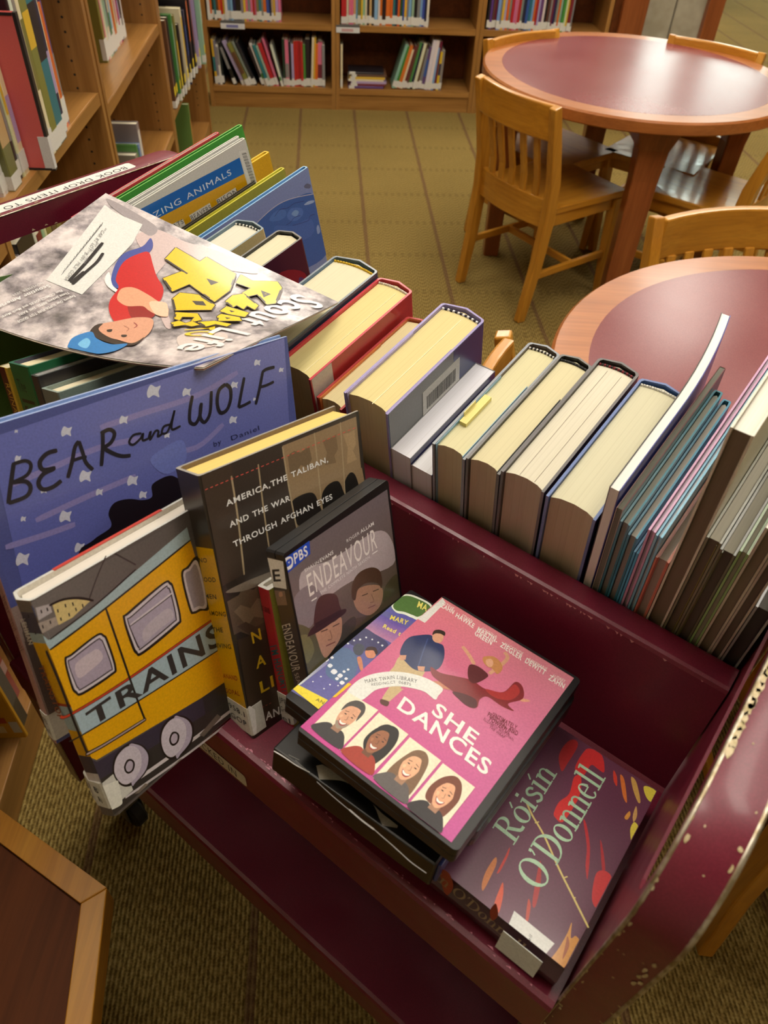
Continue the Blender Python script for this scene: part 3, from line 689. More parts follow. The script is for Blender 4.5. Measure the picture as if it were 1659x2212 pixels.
  ('s',(178,182,200),[[139,1631],[176,1675],[206,1643],[239,1638],[214,1600],[207,1559],[177,1591],[137,1588]]),
  ('s',(178,182,200),[[555,1531],[584,1565],[610,1540],[637,1536],[617,1506],[613,1473],[587,1499],[554,1497]]),
  ('s',(178,182,200),[[2092,2051],[2118,2081],[2148,2062],[2177,2060],[2159,2033],[2158,2005],[2128,2025],[2094,2022]]),
  ('s',(178,182,200),[[2162,2337],[2185,2364],[2212,2347],[2238,2346],[2223,2323],[2222,2298],[2195,2315],[2164,2311]]),
  ('s',(178,182,200),[[2431,2458],[2453,2484],[2479,2469],[2503,2468],[2489,2446],[2489,2424],[2463,2439],[2434,2435]]),
  ('s',(178,182,200),[[1466,2122],[1483,2143],[1501,2130],[1520,2128],[1508,2111],[1506,2092],[1488,2105],[1466,2103]]),
  ('s',(178,182,200),[[333,2334],[350,2354],[364,2341],[379,2341],[368,2323],[365,2305],[351,2318],[332,2315]]),
  ('s',(178,182,200),[[2689,2328],[2706,2347],[2726,2336],[2745,2335],[2734,2319],[2734,2302],[2714,2313],[2692,2311]]),
  ('s',(178,182,200),[[2367,2155],[2379,2169],[2394,2160],[2408,2159],[2399,2147],[2399,2134],[2385,2143],[2369,2142]]),
  ('s',(178,182,200),[[437,2054],[455,2074],[470,2061],[486,2059],[474,2041],[471,2022],[456,2036],[436,2034]]),
  ('s',(178,182,200),[[1148,1729],[1172,1757],[1196,1737],[1220,1734],[1204,1710],[1201,1683],[1177,1703],[1149,1701]]),
  ('s',(178,182,200),[[383,2515],[392,2526],[400,2519],[408,2519],[402,2510],[400,2500],[392,2507],[382,2505]]),
  ('s',(98,110,176),[[1304,1975],[1447,2031],[1616,2034],[1614,1863],[1465,1807],[1372,1842]]),
  ('s',(22,20,28),[[561,1428],[704,1532],[865,1575],[872,1688],[939,1752],[1058,1736],[1172,1679],[1253,1677],[1269,1765],[1344,1791],[1443,1787],[1503,1745],[1603,1642],[1821,1454],[1647,559],[1073,502],[633,761]]),
  ('l',(34,32,40),3.0,[[320,2313],[263,2182],[206,2050]]),
  ('l',(34,32,40),2.6,[[310,2304],[395,2299],[423,2255],[379,2198],[270,2182]]),
  ('l',(34,32,40),3.0,[[270,2182],[356,2159],[378,2103],[332,2053],[208,2052]]),
  ('l',(34,32,40),3.2,[[625,2295],[550,2297],[487,2256],[493,2195],[580,2177]]),
  ('l',(34,32,40),3.2,[[573,2175],[485,2164],[437,2114],[455,2058],[525,2049],[595,2072]]),
  ('l',(34,32,40),3.0,[[644,2073],[705,2179],[751,2273],[791,2308]]),
  ('l',(34,32,40),2.8,[[791,2308],[797,2216],[802,2136],[840,2065]]),
  ('l',(34,32,40),2.4,[[692,2184],[758,2185],[818,2177]]),
  ('l',(34,32,40),3.0,[[908,2069],[953,2203],[982,2320]]),
  ('l',(34,32,40),3.0,[[962,2309],[1033,2317],[1067,2275],[1024,2218],[955,2199]]),
  ('l',(34,32,40),3.0,[[955,2199],[1018,2134],[1081,2088],[1153,2067]]),
  ('l',(34,32,40),1.9,[[1278,2205],[1210,2213],[1165,2173],[1193,2141],[1262,2169],[1292,2200],[1277,2149],[1327,2147]]),
  ('l',(34,32,40),1.9,[[1327,2147],[1358,2196],[1337,2132],[1396,2183],[1423,2174],[1408,2135],[1447,2144]]),
  ('l',(34,32,40),1.9,[[1556,2190],[1480,2197],[1449,2151],[1496,2143],[1555,2221],[1597,2294],[1549,2193],[1547,2148],[1624,2154]]),
  ('l',(34,32,40),3.0,[[1780,2361],[1734,2255],[1715,2162],[1760,2128],[1817,2184],[1850,2280]]),
  ('l',(34,32,40),3.0,[[1841,2268],[1817,2168],[1851,2114],[1916,2176],[1963,2346]]),
  ('l',(34,32,40),3.2,[[2111,2363],[2037,2332],[2000,2235],[2014,2146],[2082,2148],[2137,2226],[2150,2315],[2111,2363]]),
  ('l',(34,32,40),3.0,[[2307,2368],[2250,2240],[2204,2133]]),
  ('l',(34,32,40),2.6,[[2204,2133],[2270,2136],[2338,2145]]),
  ('l',(34,32,40),2.8,[[2644,2370],[2552,2375],[2501,2360]]),
  ('l',(34,32,40),3.0,[[2511,2370],[2451,2230],[2386,2104]]),
  ('l',(34,32,40),2.4,[[2461,2240],[2539,2238],[2616,2246]]),
  ('t','by',(40,44,80),0,[[1897,1863],[1976,1866],[1898,1922]]),
  ('t','Daniel',(40,44,80),0,[[2083,1872],[2390,1868],[2080,1915]]),
 ],
 'mag':[
  ('s',(196,176,176),[[361,650],[164,739],[155,1067],[66,1476],[134,1870],[279,1670],[341,1437],[317,1139],[649,1156],[907,1264],[1128,1572],[1398,1850],[1421,1804],[1163,1512],[820,1150],[535,858]]),
  ('s',(150,142,146),[[62,71],[73,376],[138,719],[292,740],[201,428],[141,184]]),
  ('s',(206,192,188),[[1534,2022],[1347,2131],[1325,2366],[1546,2446],[1713,2247]]),
  ('p',(214,216,214),[[154,115],[195,276],[183,584],[487,702],[1338,840],[1330,435]]),
  ('l',(70,70,74),0.35,[[1208,498],[1168,482]]),
  ('l',(70,70,74),0.35,[[1188,493],[1139,469]]),
  ('l',(70,70,74),0.35,[[1169,488],[1109,455]]),
  ('l',(70,70,74),0.35,[[1149,483],[1108,466]]),
  ('l',(70,70,74),0.35,[[1129,478],[1079,453]]),
  ('l',(70,70,74),0.35,[[1109,472],[1049,440]]),
  ('l',(70,70,74),0.35,[[1089,467],[1048,451]]),
  ('l',(70,70,74),0.35,[[1069,462],[1018,437]]),
  ('l',(70,70,74),0.35,[[1048,457],[989,424]]),
  ('l',(70,70,74),0.35,[[1028,452],[987,435]]),
  ('l',(70,70,74),0.35,[[1008,446],[957,422]]),
  ('l',(70,70,74),0.35,[[988,441],[927,408]]),
  ('l',(70,70,74),0.35,[[967,436],[926,419]]),
  ('l',(70,70,74),0.35,[[947,431],[896,406]]),
  ('l',(70,70,74),0.35,[[926,426],[866,393]]),
  ('l',(70,70,74),0.35,[[906,420],[864,404]]),
  ('l',(70,70,74),0.35,[[885,415],[834,391]]),
  ('l',(70,70,74),0.35,[[865,410],[803,377]]),
  ('l',(70,70,74),0.35,[[844,405],[802,388]]),
  ('l',(70,70,74),0.35,[[823,399],[771,375]]),
  ('l',(70,70,74),0.35,[[802,394],[741,362]]),
  ('l',(70,70,74),0.35,[[781,389],[739,373]]),
  ('l',(70,70,74),0.35,[[761,384],[708,359]]),
  ('l',(70,70,74),0.35,[[740,379],[678,346]]),
  ('l',(70,70,74),0.35,[[719,373],[676,357]]),
  ('l',(70,70,74),0.35,[[697,368],[645,344]]),
  ('l',(70,70,74),0.35,[[676,363],[614,330]]),
  ('l',(70,70,74),0.35,[[655,358],[612,341]]),
  ('l',(70,70,74),0.35,[[634,352],[581,328]]),
  ('l',(70,70,74),0.35,[[613,347],[550,314]]),
  ('l',(70,70,74),0.35,[[591,342],[548,325]]),
  ('l',(70,70,74),0.35,[[570,337],[516,312]]),
  ('l',(70,70,74),0.35,[[548,331],[485,299]]),
  ('l',(70,70,74),0.35,[[527,326],[483,310]]),
  ('l',(70,70,74),0.35,[[505,321],[451,296]]),
  ('l',(70,70,74),0.35,[[483,316],[420,283]]),
  ('l',(70,70,74),0.35,[[462,310],[418,294]]),
  ('l',(70,70,74),0.35,[[440,305],[386,280]]),
  ('l',(30,28,34),3.4,[[1244,615],[943,555],[632,481]]),
  ('l',(30,28,34),3.0,[[1266,673],[1052,647],[893,630],[754,586]]),
  ('l',(30,28,34),3.0,[[1254,646],[1150,638],[1062,632]]),
  ('t','**CAR RT LOT**B-001 MLX COMA',(130,130,134),0,[[435,337],[1251,563],[444,380]]),
  ('t','Jun 2C   1289',(130,130,134),0,[[648,427],[963,525],[660,465]]),
  ('s',(64,76,150),[[1098,962],[885,815],[659,744],[470,807],[319,785],[427,892],[577,914],[740,856],[949,955],[1095,1062]]),
  ('s',(224,226,228),[[1053,852],[957,823],[1094,970],[1142,1078],[1171,1068],[1130,942]]),
  ('s',(190,24,30),[[1002,933],[761,825],[567,859],[513,916],[639,1056],[779,1210],[910,1385],[1094,1490],[1144,1440],[1335,1494],[1494,1448],[1550,1386],[1438,1224],[1293,1113],[1104,1047]]),
  ('s',(140,16,22),[[1258,1276],[1162,1376],[1163,1512],[1350,1616],[1463,1511]]),
  ('s',(214,156,124),[[1231,1136],[1103,1080],[1034,1161],[1062,1341],[1103,1475],[1114,1561],[1184,1656],[1287,1697],[1301,1632],[1268,1506],[1238,1416],[1298,1308],[1280,1203]]),
  ('s',(236,190,164),[[1153,1425],[1094,1524],[1117,1590],[1260,1709],[1295,1682],[1285,1586]]),
  ('s',(206,150,124),[[1739,1317],[1644,1289],[1540,1377],[1414,1492],[1369,1620],[1464,1713],[1616,1779],[1776,1773],[1775,1578],[1793,1442]]),
  ('s',(44,30,28),[[1778,1309],[1671,1269],[1616,1309],[1708,1345],[1774,1534],[1782,1757],[1656,1779],[1805,1798],[1844,1638],[1820,1421]]),
  ('s',(36,120,190),[[2025,1295],[1904,1233],[1810,1259],[1757,1317],[1825,1426],[1856,1606],[1803,1731],[1935,1718],[2029,1608],[2078,1458],[2071,1353]]),
  ('s',(110,180,226),[[1955,1345],[1852,1341],[1891,1419],[1982,1457]]),
  ('s',(40,26,26),[[1680,1409],[1657,1444],[1693,1464],[1705,1435]]),
  ('s',(40,26,26),[[1700,1579],[1683,1619],[1713,1638],[1726,1606]]),
  ('l',(150,70,66),1.2,[[1491,1534],[1522,1592],[1566,1597]]),
  ('l',(160,104,84),0.9,[[1569,1490],[1592,1564],[1636,1579]]),
  ('T','TO',(224,196,40),1,[[1384,1985],[1513,2090],[1407,2302],[1226,2178]]),
  ('t','Scout Life',(226,228,230),1,[[209,2348],[1747,2171],[212,2660]]),
  ('t','Explore Our SUPER-FUN TOY GUIDE',(222,222,222),1,[[1381,782],[1896,625],[1398,829]]),
  ('t','These Jackets REPEL THE RAIN',(222,222,222),1,[[1368,707],[1814,566],[1385,751]]),
  ('t','Plus COMICS,JOKES and Much More!',(222,222,222),1,[[1374,636],[1908,462],[1390,681]]),
  ('t','Scouting America',(226,226,226),1,[[1368,487],[1835,320],[1391,548]]),
  ('t','NOVEMBER 2024',(214,214,214),0,[[1376,434],[1642,343],[1385,465]]),
  ('t','Boy in the air',(214,214,214),0,[[1700,1817],[1838,1872],[1699,1841]]),
  ('l',(58,50,46),2.0,[[514,1099],[301,1061]]),
  ('l',(58,50,46),2.0,[[301,1061],[352,1370]]),
  ('l',(58,50,46),2.0,[[352,1370],[249,1371]]),
  ('l',(58,50,46),2.0,[[249,1371],[312,1743]]),
  ('l',(58,50,46),2.0,[[312,1743],[605,1878]]),
  ('l',(58,50,46),2.0,[[605,1878],[855,1897]]),
  ('l',(58,50,46),2.0,[[855,1897],[771,1663]]),
  ('l',(58,50,46),2.0,[[771,1663],[724,1529]]),
  ('l',(58,50,46),2.0,[[724,1529],[912,1485]]),
  ('l',(58,50,46),2.0,[[912,1485],[780,1280]]),
  ('l',(58,50,46),2.0,[[780,1280],[590,1342]]),
  ('l',(58,50,46),2.0,[[590,1342],[594,1418]]),
  ('l',(58,50,46),2.0,[[594,1418],[514,1099]]),
  ('p',(226,186,10),[[514,1099],[301,1061],[352,1370],[249,1371],[312,1743],[605,1878],[855,1897],[771,1663],[724,1529],[912,1485],[780,1280],[590,1342],[594,1418]]),
  ('p',(58,50,46),[[552,1588],[542,1717],[628,1693]]),
  ('l',(58,50,46),2.0,[[1014,1564],[893,1552]]),
  ('l',(58,50,46),2.0,[[893,1552],[831,1707]]),
  ('l',(58,50,46),2.0,[[831,1707],[904,1937]]),
  ('l',(58,50,46),2.0,[[904,1937],[998,1966]]),
  ('l',(58,50,46),2.0,[[998,1966],[1165,1711]]),
  ('l',(58,50,46),2.0,[[1165,1711],[1014,1564]]),
  ('p',(226,186,10),[[1014,1564],[893,1552],[831,1707],[904,1937],[998,1966],[1165,1711]]),
  ('p',(58,50,46),[[953,1727],[905,1812],[958,1885],[995,1802]]),
  ('l',(58,50,46),2.0,[[1193,1737],[1117,1911]]),
  ('l',(58,50,46),2.0,[[1117,1911],[1202,2018]]),
  ('l',(58,50,46),2.0,[[1202,2018],[1289,1959]]),
  ('l',(58,50,46),2.0,[[1289,1959],[1187,1933]]),
  ('l',(58,50,46),2.0,[[1187,1933],[1232,1837]]),
  ('l',(58,50,46),2.0,[[1232,1837],[1297,1862]]),
  ('l',(58,50,46),2.0,[[1297,1862],[1294,1803]]),
  ('l',(58,50,46),2.0,[[1294,1803],[1193,1737]]),
  ('p',(226,186,10),[[1193,1737],[1117,1911],[1202,2018],[1289,1959],[1187,1933],[1232,1837],[1297,1862],[1294,1803]]),
  ('l',(58,50,46),2.0,[[1367,1826],[1307,1861]]),
  ('l',(58,50,46),2.0,[[1307,1861],[1318,1939]]),
  ('l',(58,50,46),2.0,[[1318,1939],[1260,1963]]),
  ('l',(58,50,46),2.0,[[1260,1963],[1289,2062]]),
  ('l',(58,50,46),2.0,[[1289,2062],[1346,2024]]),
  ('l',(58,50,46),2.0,[[1346,2024],[1345,1955]]),
  ('l',(58,50,46),2.0,[[1345,1955],[1410,1894]]),
  ('l',(58,50,46),2.0,[[1410,1894],[1367,1826]]),
  ('p',(226,186,10),[[1367,1826],[1307,1861],[1318,1939],[1260,1963],[1289,2062],[1346,2024],[1345,1955],[1410,1894]]),
  ('l',(58,50,46),2.0,[[455,1842],[299,1789]]),
  ('l',(58,50,46),2.0,[[299,1789],[323,1928]]),
  ('l',(58,50,46),2.0,[[323,1928],[165,2100]]),
  ('l',(58,50,46),2.0,[[165,2100],[235,2194]]),
  ('l',(58,50,46),2.0,[[235,2194],[548,2330]]),
  ('l',(58,50,46),2.0,[[548,2330],[623,2288]]),
  ('l',(58,50,46),2.0,[[623,2288],[507,2109]]),
  ('l',(58,50,46),2.0,[[507,2109],[623,2064]]),
  ('l',(58,50,46),2.0,[[623,2064],[579,1994]]),
  ('l',(58,50,46),2.0,[[579,1994],[448,1998]]),
  ('l',(58,50,46),2.0,[[448,1998],[455,1842]]),
  ('p',(232,196,20),[[455,1842],[299,1789],[323,1928],[165,2100],[235,2194],[548,2330],[623,2288],[507,2109],[623,2064],[579,1994],[448,1998]]),
  ('p',(58,50,46),[[419,2086],[420,2198],[523,2187]]),
  ('l',(58,50,46),2.0,[[806,1976],[672,1956]]),
  ('l',(58,50,46),2.0,[[672,1956],[582,2014]]),
  ('l',(58,50,46),2.0,[[582,2014],[694,2248]]),
  ('l',(58,50,46),2.0,[[694,2248],[786,2271]]),
  ('l',(58,50,46),2.0,[[786,2271],[759,2170]]),
  ('l',(58,50,46),2.0,[[759,2170],[839,2191]]),
  ('l',(58,50,46),2.0,[[839,2191],[807,2095]]),
  ('l',(58,50,46),2.0,[[807,2095],[858,2096]]),
  ('l',(58,50,46),2.0,[[858,2096],[806,1976]]),
  ('p',(232,196,20),[[806,1976],[672,1956],[582,2014],[694,2248],[786,2271],[759,2170],[839,2191],[807,2095],[858,2096]]),
  ('l',(58,50,46),2.0,[[990,2051],[878,2041]]),
  ('l',(58,50,46),2.0,[[878,2041],[874,2271]]),
  ('l',(58,50,46),2.0,[[874,2271],[967,2293]]),
  ('l',(58,50,46),2.0,[[967,2293],[982,2226]]),
  ('l',(58,50,46),2.0,[[982,2226],[996,2146]]),
  ('l',(58,50,46),2.0,[[996,2146],[990,2051]]),
  ('p',(232,196,20),[[990,2051],[878,2041],[874,2271],[967,2293],[982,2226],[996,2146]]),
  ('p',(58,50,46),[[926,2101],[923,2163],[957,2144]]),
  ('l',(58,50,46),2.0,[[1090,2094],[1031,2094]]),
  ('l',(58,50,46),2.0,[[1031,2094],[1000,2261]]),
  ('l',(58,50,46),2.0,[[1000,2261],[1054,2324]]),
  ('l',(58,50,46),2.0,[[1054,2324],[1157,2160]]),
  ('l',(58,50,46),2.0,[[1157,2160],[1090,2094]]),
  ('p',(232,196,20),[[1090,2094],[1031,2094],[1000,2261],[1054,2324],[1157,2160]]),
  ('p',(58,50,46),[[1068,2159],[1054,2213],[1093,2199]]),
  ('l',(58,50,46),2.0,[[1263,2025],[1175,2130]]),
  ('l',(58,50,46),2.0,[[1175,2130],[1159,2292]]),
  ('l',(58,50,46),2.0,[[1159,2292],[1221,2291]]),
  ('l',(58,50,46),2.0,[[1221,2291],[1225,2180]]),
  ('l',(58,50,46),2.0,[[1225,2180],[1304,2141]]),
  ('l',(58,50,46),2.0,[[1304,2141],[1263,2025]]),
  ('p',(232,196,20),[[1263,2025],[1175,2130],[1159,2292],[1221,2291],[1225,2180],[1304,2141]]),
 ],
 'rois':[
  ('p',(94,50,72),[[515,1563],[1705,885],[1720,-4],[-38,16],[-53,1017]]),
  ('s',(170,40,42),[[1460,764],[1631,769],[1697,722],[1645,682],[1436,675],[1337,680]]),
  ('s',(190,44,46),[[1470,615],[1614,621],[1701,599],[1715,489],[1578,407],[1568,463],[1559,519],[1408,525],[1412,587]]),
  ('s',(196,46,46),[[965,562],[1070,571],[1193,542],[1360,577],[1398,535],[1253,475],[1091,464],[934,475],[932,538]]),
  ('s',(170,36,44),[[1059,356],[1038,318],[881,219],[657,137],[739,190],[888,249]]),
  ('s',(160,36,44),[[996,187],[948,143],[815,67],[777,73]]),
  ('s',(186,44,48),[[733,105],[799,67],[788,7],[658,-7],[515,0],[556,57]]),
  ('s',(190,110,50),[[125,708],[231,730],[346,728],[307,698],[181,680],[79,674]]),
  ('s',(180,44,40),[[259,663],[407,678],[483,686],[419,664],[285,651]]),
  ('s',(190,70,40),[[64,570],[154,588],[224,595],[143,548],[25,514],[26,547]]),
  ('s',(160,40,44),[[240,368],[454,441],[548,462],[406,388],[236,339]]),
  ('s',(176,60,44),[[109,350],[241,401],[212,366],[111,332]]),
  ('s',(196,60,44),[[1647,354],[1607,308],[1526,274],[1558,316]]),
  ('s',(200,110,50),[[1641,293],[1621,247],[1447,154],[1481,204]]),
  ('s',(190,150,80),[[1690,217],[1675,166],[1538,76],[1509,86],[1596,164]]),
  ('s',(206,190,70),[[1674,101],[1708,63],[1700,-5],[1590,-3],[1600,51]]),
  ('s',(206,190,70),[[1247,45],[1324,41],[1293,-6],[1182,-2],[1153,0]]),
  ('s',(200,140,60),[[1309,119],[1385,108],[1355,89],[1302,95]]),
  ('s',(190,150,90),[[1369,73],[1464,83],[1392,47],[1319,46]]),
  ('s',(190,130,50),[[-31,99],[97,89],[223,87],[302,94],[208,55],[241,33],[207,-8],[24,3],[-47,42]]),
  ('s',(150,80,40),[[156,68],[203,78],[152,41],[46,39]]),
  ('l',(200,180,110),1.5,[[901,779],[824,678],[739,533],[584,330],[473,169],[349,-11]]),
  ('l',(200,180,110),0.9,[[782,634],[812,614]]),
  ('l',(200,180,110),0.9,[[543,276],[575,258]]),
  ('l',(200,180,110),0.9,[[464,162],[475,146]]),
  ('S','R\u00f3is\u00edn',(164,196,166),[[518,670],[1292,696],[524,861]]),
  ('S','O\u2019Donnell',(164,196,166),[[334,351],[1536,374],[334,568]]),
  ('p',(206,208,204),[[106,438],[100,125],[-47,140],[-39,424]]),
  ('t','nnell',(50,50,54),0,[[-36,253],[41,262],[-35,276]]),
 ],
 'mary':[
  ('p',(98,98,160),[[-12,66],[-28,1558],[297,1610],[433,1164],[396,109]]),
  ('q',[(120,150,96),(110,140,110),(92,84,170),(96,96,180)],[[-28,1558],[297,1610],[299,1355],[-21,1270]]),
  ('s',(228,236,220),[[3,1356],[-13,1438],[-1,1559],[92,1618],[269,1618],[284,1407],[213,1369],[148,1355],[83,1323]]),
  ('s',(82,118,60),[[14,1368],[0,1442],[11,1543],[97,1595],[260,1600],[257,1431],[202,1401],[130,1380],[68,1343]]),
  ('t','MA',(236,226,120),1,[[173,1511],[266,1527],[142,1587]]),
  ('q',[(92,80,170),(110,90,170),(190,130,170),(180,130,160)],[[-17,1206],[297,1253],[312,1013],[-13,976]]),
  ('t','MARY',(236,222,90),1,[[90,1215],[240,1269],[71,1269]]),
  ('t','Read to',(236,222,90),1,[[105,1094],[301,1128],[93,1139]]),
  ('s',(70,70,110),[[-4,762],[-7,900],[-3,977],[97,988],[257,974],[270,818],[116,773]]),
  ('s',(86,112,150),[[15,510],[3,676],[108,704],[204,636],[273,476],[206,383],[86,378]]),
  ('s',(226,232,240),[[-25,470],[-24,506],[9,504],[8,468]]),
  ('s',(226,232,240),[[41,448],[42,479],[71,477],[70,446]]),
  ('s',(226,232,240),[[99,419],[100,459],[138,457],[136,417]]),
  ('s',(226,232,240),[[163,425],[164,458],[194,456],[193,423]]),
  ('s',(226,232,240),[[-49,535],[-49,559],[-26,558],[-26,534]]),
  ('s',(226,232,240),[[-8,429],[-8,450],[12,449],[12,428]]),
  ('s',(226,232,240),[[220,383],[221,413],[249,412],[248,382]]),
  ('s',(226,232,240),[[222,440],[223,461],[242,460],[241,439]]),
  ('s',(226,232,240),[[169,390],[170,413],[192,412],[191,388]]),
  ('s',(226,232,240),[[3,527],[3,549],[24,547],[23,525]]),
  ('s',(226,232,240),[[3,738],[4,753],[17,752],[17,737]]),
  ('s',(226,232,240),[[19,800],[19,813],[31,812],[31,799]]),
  ('s',(226,232,240),[[47,843],[47,859],[61,858],[61,842]]),
  ('s',(226,232,240),[[70,898],[70,911],[82,910],[82,897]]),
  ('s',(226,232,240),[[121,917],[121,929],[132,928],[131,916]]),
  ('s',(226,232,240),[[177,926],[177,939],[189,937],[188,924]]),
  ('s',(226,232,240),[[220,922],[221,937],[235,936],[234,920]]),
  ('s',(226,232,240),[[72,323],[72,333],[82,333],[82,323]]),
  ('s',(226,232,240),[[174,312],[175,323],[184,322],[184,312]]),
  ('s',(226,232,240),[[226,348],[226,359],[236,358],[235,348]]),
  ('s',(226,232,240),[[60,243],[61,252],[69,252],[69,243]]),
  ('s',(226,232,240),[[167,251],[167,260],[176,260],[175,251]]),
  ('s',(226,232,240),[[177,524],[178,541],[194,540],[193,523]]),
  ('s',(226,232,240),[[166,485],[167,504],[185,502],[184,483]]),
  ('s',(70,76,90),[[68,740],[70,804],[126,814],[161,757],[157,708],[117,699]]),
  ('s',(196,130,100),[[159,680],[182,703],[266,624],[264,594],[204,636]]),
  ('s',(206,140,110),[[166,777],[169,840],[225,850],[259,778],[218,738]]),
  ('s',(60,40,40),[[162,788],[153,833],[199,870],[247,841],[248,812],[207,832]]),
  ('q',[(214,222,218),(150,154,190),(130,130,180),(206,212,206)],[[-11,113],[-3,470],[31,467],[17,161]]),
  ('p',(228,210,60),[[3,87],[1,145],[265,194],[267,81]]),
  ('t','AN',(60,60,50),0,[[197,125],[263,137],[190,154]]),
 ],
 'nspine':[
  ('p',(226,178,0),[[-9,1736],[337,1796],[317,56],[-2,-119]]),
  ('t','NO',(36,30,24),1,[[61,1612],[172,1646],[63,1652]]),
  ('t','GOOD',(36,30,24),1,[[16,1429],[236,1498],[19,1470]]),
  ('t','MEN',(36,30,24),1,[[34,1284],[194,1332],[36,1326]]),
  ('t','AMONG',(36,30,24),1,[[23,1125],[276,1207],[26,1168]]),
  ('t','THE',(36,30,24),1,[[33,970],[187,1027],[36,1014]]),
  ('t','LIVING',(36,30,24),1,[[16,813],[255,897],[19,858]]),
  ('t','ANAND',(160,40,30),1,[[43,521],[250,586],[45,569]]),
  ('t','GOPAL',(160,40,30),1,[[23,360],[234,425],[25,408]]),
 ],
 'espine':[
  ('p',(226,226,220),[[2,1832],[173,1840],[146,1595],[-23,1577]]),
  ('t','E',(30,30,34),1,[[24,1630],[104,1655],[33,1735]]),
  ('p',(120,96,84),[[4,1547],[121,1573],[118,1445],[6,1411]]),
  ('s',(170,130,110),[[57,1540],[90,1554],[89,1519],[54,1502]]),
  ('t','ENDEAVOUR',(196,190,184),0,[[10,1223],[20,775],[107,1276]]),
  ('t','SEA',(180,170,164),0,[[37,758],[49,664],[83,793]]),
 ],
 'tspine':[
  ('t','LEHMAN',(226,226,222),1,[[-3,1779],[-31,1567],[69,1815]]),
  ('t','TRAINSTOP',(140,64,24),1,[[-22,1398],[-38,921],[61,1435]]),
 ],
 'bspine':[
  ('t','bear and wolf',(120,80,84),0,[[25,1351],[13,858],[135,1428]]),
 ],
 'hspine':[
  ('t','ELISE GRAVEL',(60,16,20),1,[[-9,1153],[102,1154],[-3,1203]]),
  ('t','I\u2019M HUNGRY!',(40,110,120),1,[[23,806],[70,360],[114,860]]),
  ('t','JPB',(50,50,50),1,[[47,75],[116,96],[51,114]]),
  ('t','Gravel',(50,50,50),1,[[27,0],[130,32],[32,45]]),
 ],
 'rspine':[
  ('s',(150,50,40),[[1370,376],[1432,411],[1493,305],[1477,163],[1423,211]]),
  ('s',(150,50,40),[[1776,367],[1790,482],[1835,379],[1814,276]]),
  ('S','in O\u2019Donnell',(150,130,104),[[1343,235],[2062,192],[1365,351]]),
 ],
 'slip':[
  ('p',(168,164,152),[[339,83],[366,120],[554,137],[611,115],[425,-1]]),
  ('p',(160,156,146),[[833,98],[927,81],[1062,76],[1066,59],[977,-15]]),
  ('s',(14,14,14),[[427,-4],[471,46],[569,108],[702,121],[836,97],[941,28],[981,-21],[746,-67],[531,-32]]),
  ('l',(190,188,184),1.0,[[25,-19],[120,-10],[229,-6],[337,11]]),  # pale front-edge strokes: paper wear with its highlight painted in
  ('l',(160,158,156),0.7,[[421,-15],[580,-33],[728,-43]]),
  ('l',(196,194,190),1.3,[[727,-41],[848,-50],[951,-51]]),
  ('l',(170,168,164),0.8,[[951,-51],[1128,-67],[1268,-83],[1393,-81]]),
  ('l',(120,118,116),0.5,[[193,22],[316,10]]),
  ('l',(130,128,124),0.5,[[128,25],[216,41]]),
 ],
 'an':[
  ('p',(200,200,196),[[0,2356],[-15,1700],[2198,1861],[2192,2553]]),
  ('p',(0,96,180),[[168,2207],[166,2004],[2054,2144],[2080,2326]]),
  ('p',(206,154,8),[[166,2004],[153,1614],[1932,1766],[2054,2144]]),
  ('t','AMAZING ANIMALS',(206,216,228),0,[[1989,2140],[356,2080],[1991,2209]]),
  ('p',(210,206,196),[[699,1918],[357,1915],[336,1779],[677,1792]]),
  ('t','BISON',(60,58,54),0,[[685,1849],[343,1836],[691,1911]]),
  ('p',(210,206,196),[[1143,1937],[801,1927],[791,1810],[1127,1828]]),
  ('t','BEAVERS',(60,58,54),0,[[1126,1860],[803,1848],[1130,1920]]),
  ('p',(210,206,196),[[1473,1967],[1243,1940],[1233,1836],[1463,1846]]),
  ('t','BATS',(60,58,54),0,[[1458,1901],[1249,1890],[1459,1955]]),
  ('p',(212,212,208),[[155,2277],[36,2246],[7,1787],[144,1829]]),
  ('l',(50,50,52),0.4,[[120,2236],[47,2215]]),
  ('l',(50,50,52),0.7,[[119,2224],[46,2203]]),
  ('l',(50,50,52),0.3,[[118,2211],[46,2190]]),
  ('l',(50,50,52),0.4,[[117,2199],[45,2178]]),
  ('l',(50,50,52),0.7,[[117,2186],[44,2165]]),
  ('l',(50,50,52),0.3,[[116,2174],[43,2152]]),
  ('l',(50,50,52),0.4,[[115,2161],[42,2140]]),
  ('l',(50,50,52),0.7,[[114,2148],[41,2127]]),
  ('l',(50,50,52),0.3,[[114,2136],[40,2114]]),
  ('l',(50,50,52),0.4,[[113,2123],[40,2101]]),
  ('l',(50,50,52),0.7,[[112,2110],[39,2088]]),
  ('l',(50,50,52),0.3,[[111,2098],[38,2076]]),
  ('l',(50,50,52),0.4,[[110,2085],[37,2063]]),
  ('l',(50,50,52),0.7,[[110,2072],[36,2050]]),
  ('l',(50,50,52),0.3,[[109,2059],[35,2037]]),
  ('l',(50,50,52),0.4,[[108,2046],[34,2024]]),
  ('l',(50,50,52),0.7,[[107,2033],[33,2011]]),
  ('l',(50,50,52),0.3,[[106,2020],[33,1998]]),
  ('l',(50,50,52),0.4,[[106,2008],[32,1985]]),
  ('l',(50,50,52),0.7,[[105,1995],[31,1972]]),
  ('l',(50,50,52),0.3,[[104,1982],[30,1959]]),
  ('l',(50,50,52),0.4,[[103,1969],[29,1946]]),
  ('l',(50,50,52),0.7,[[102,1955],[28,1932]]),
  ('l',(50,50,52),0.3,[[102,1942],[27,1919]]),
  ('l',(50,50,52),0.4,[[101,1929],[26,1906]]),
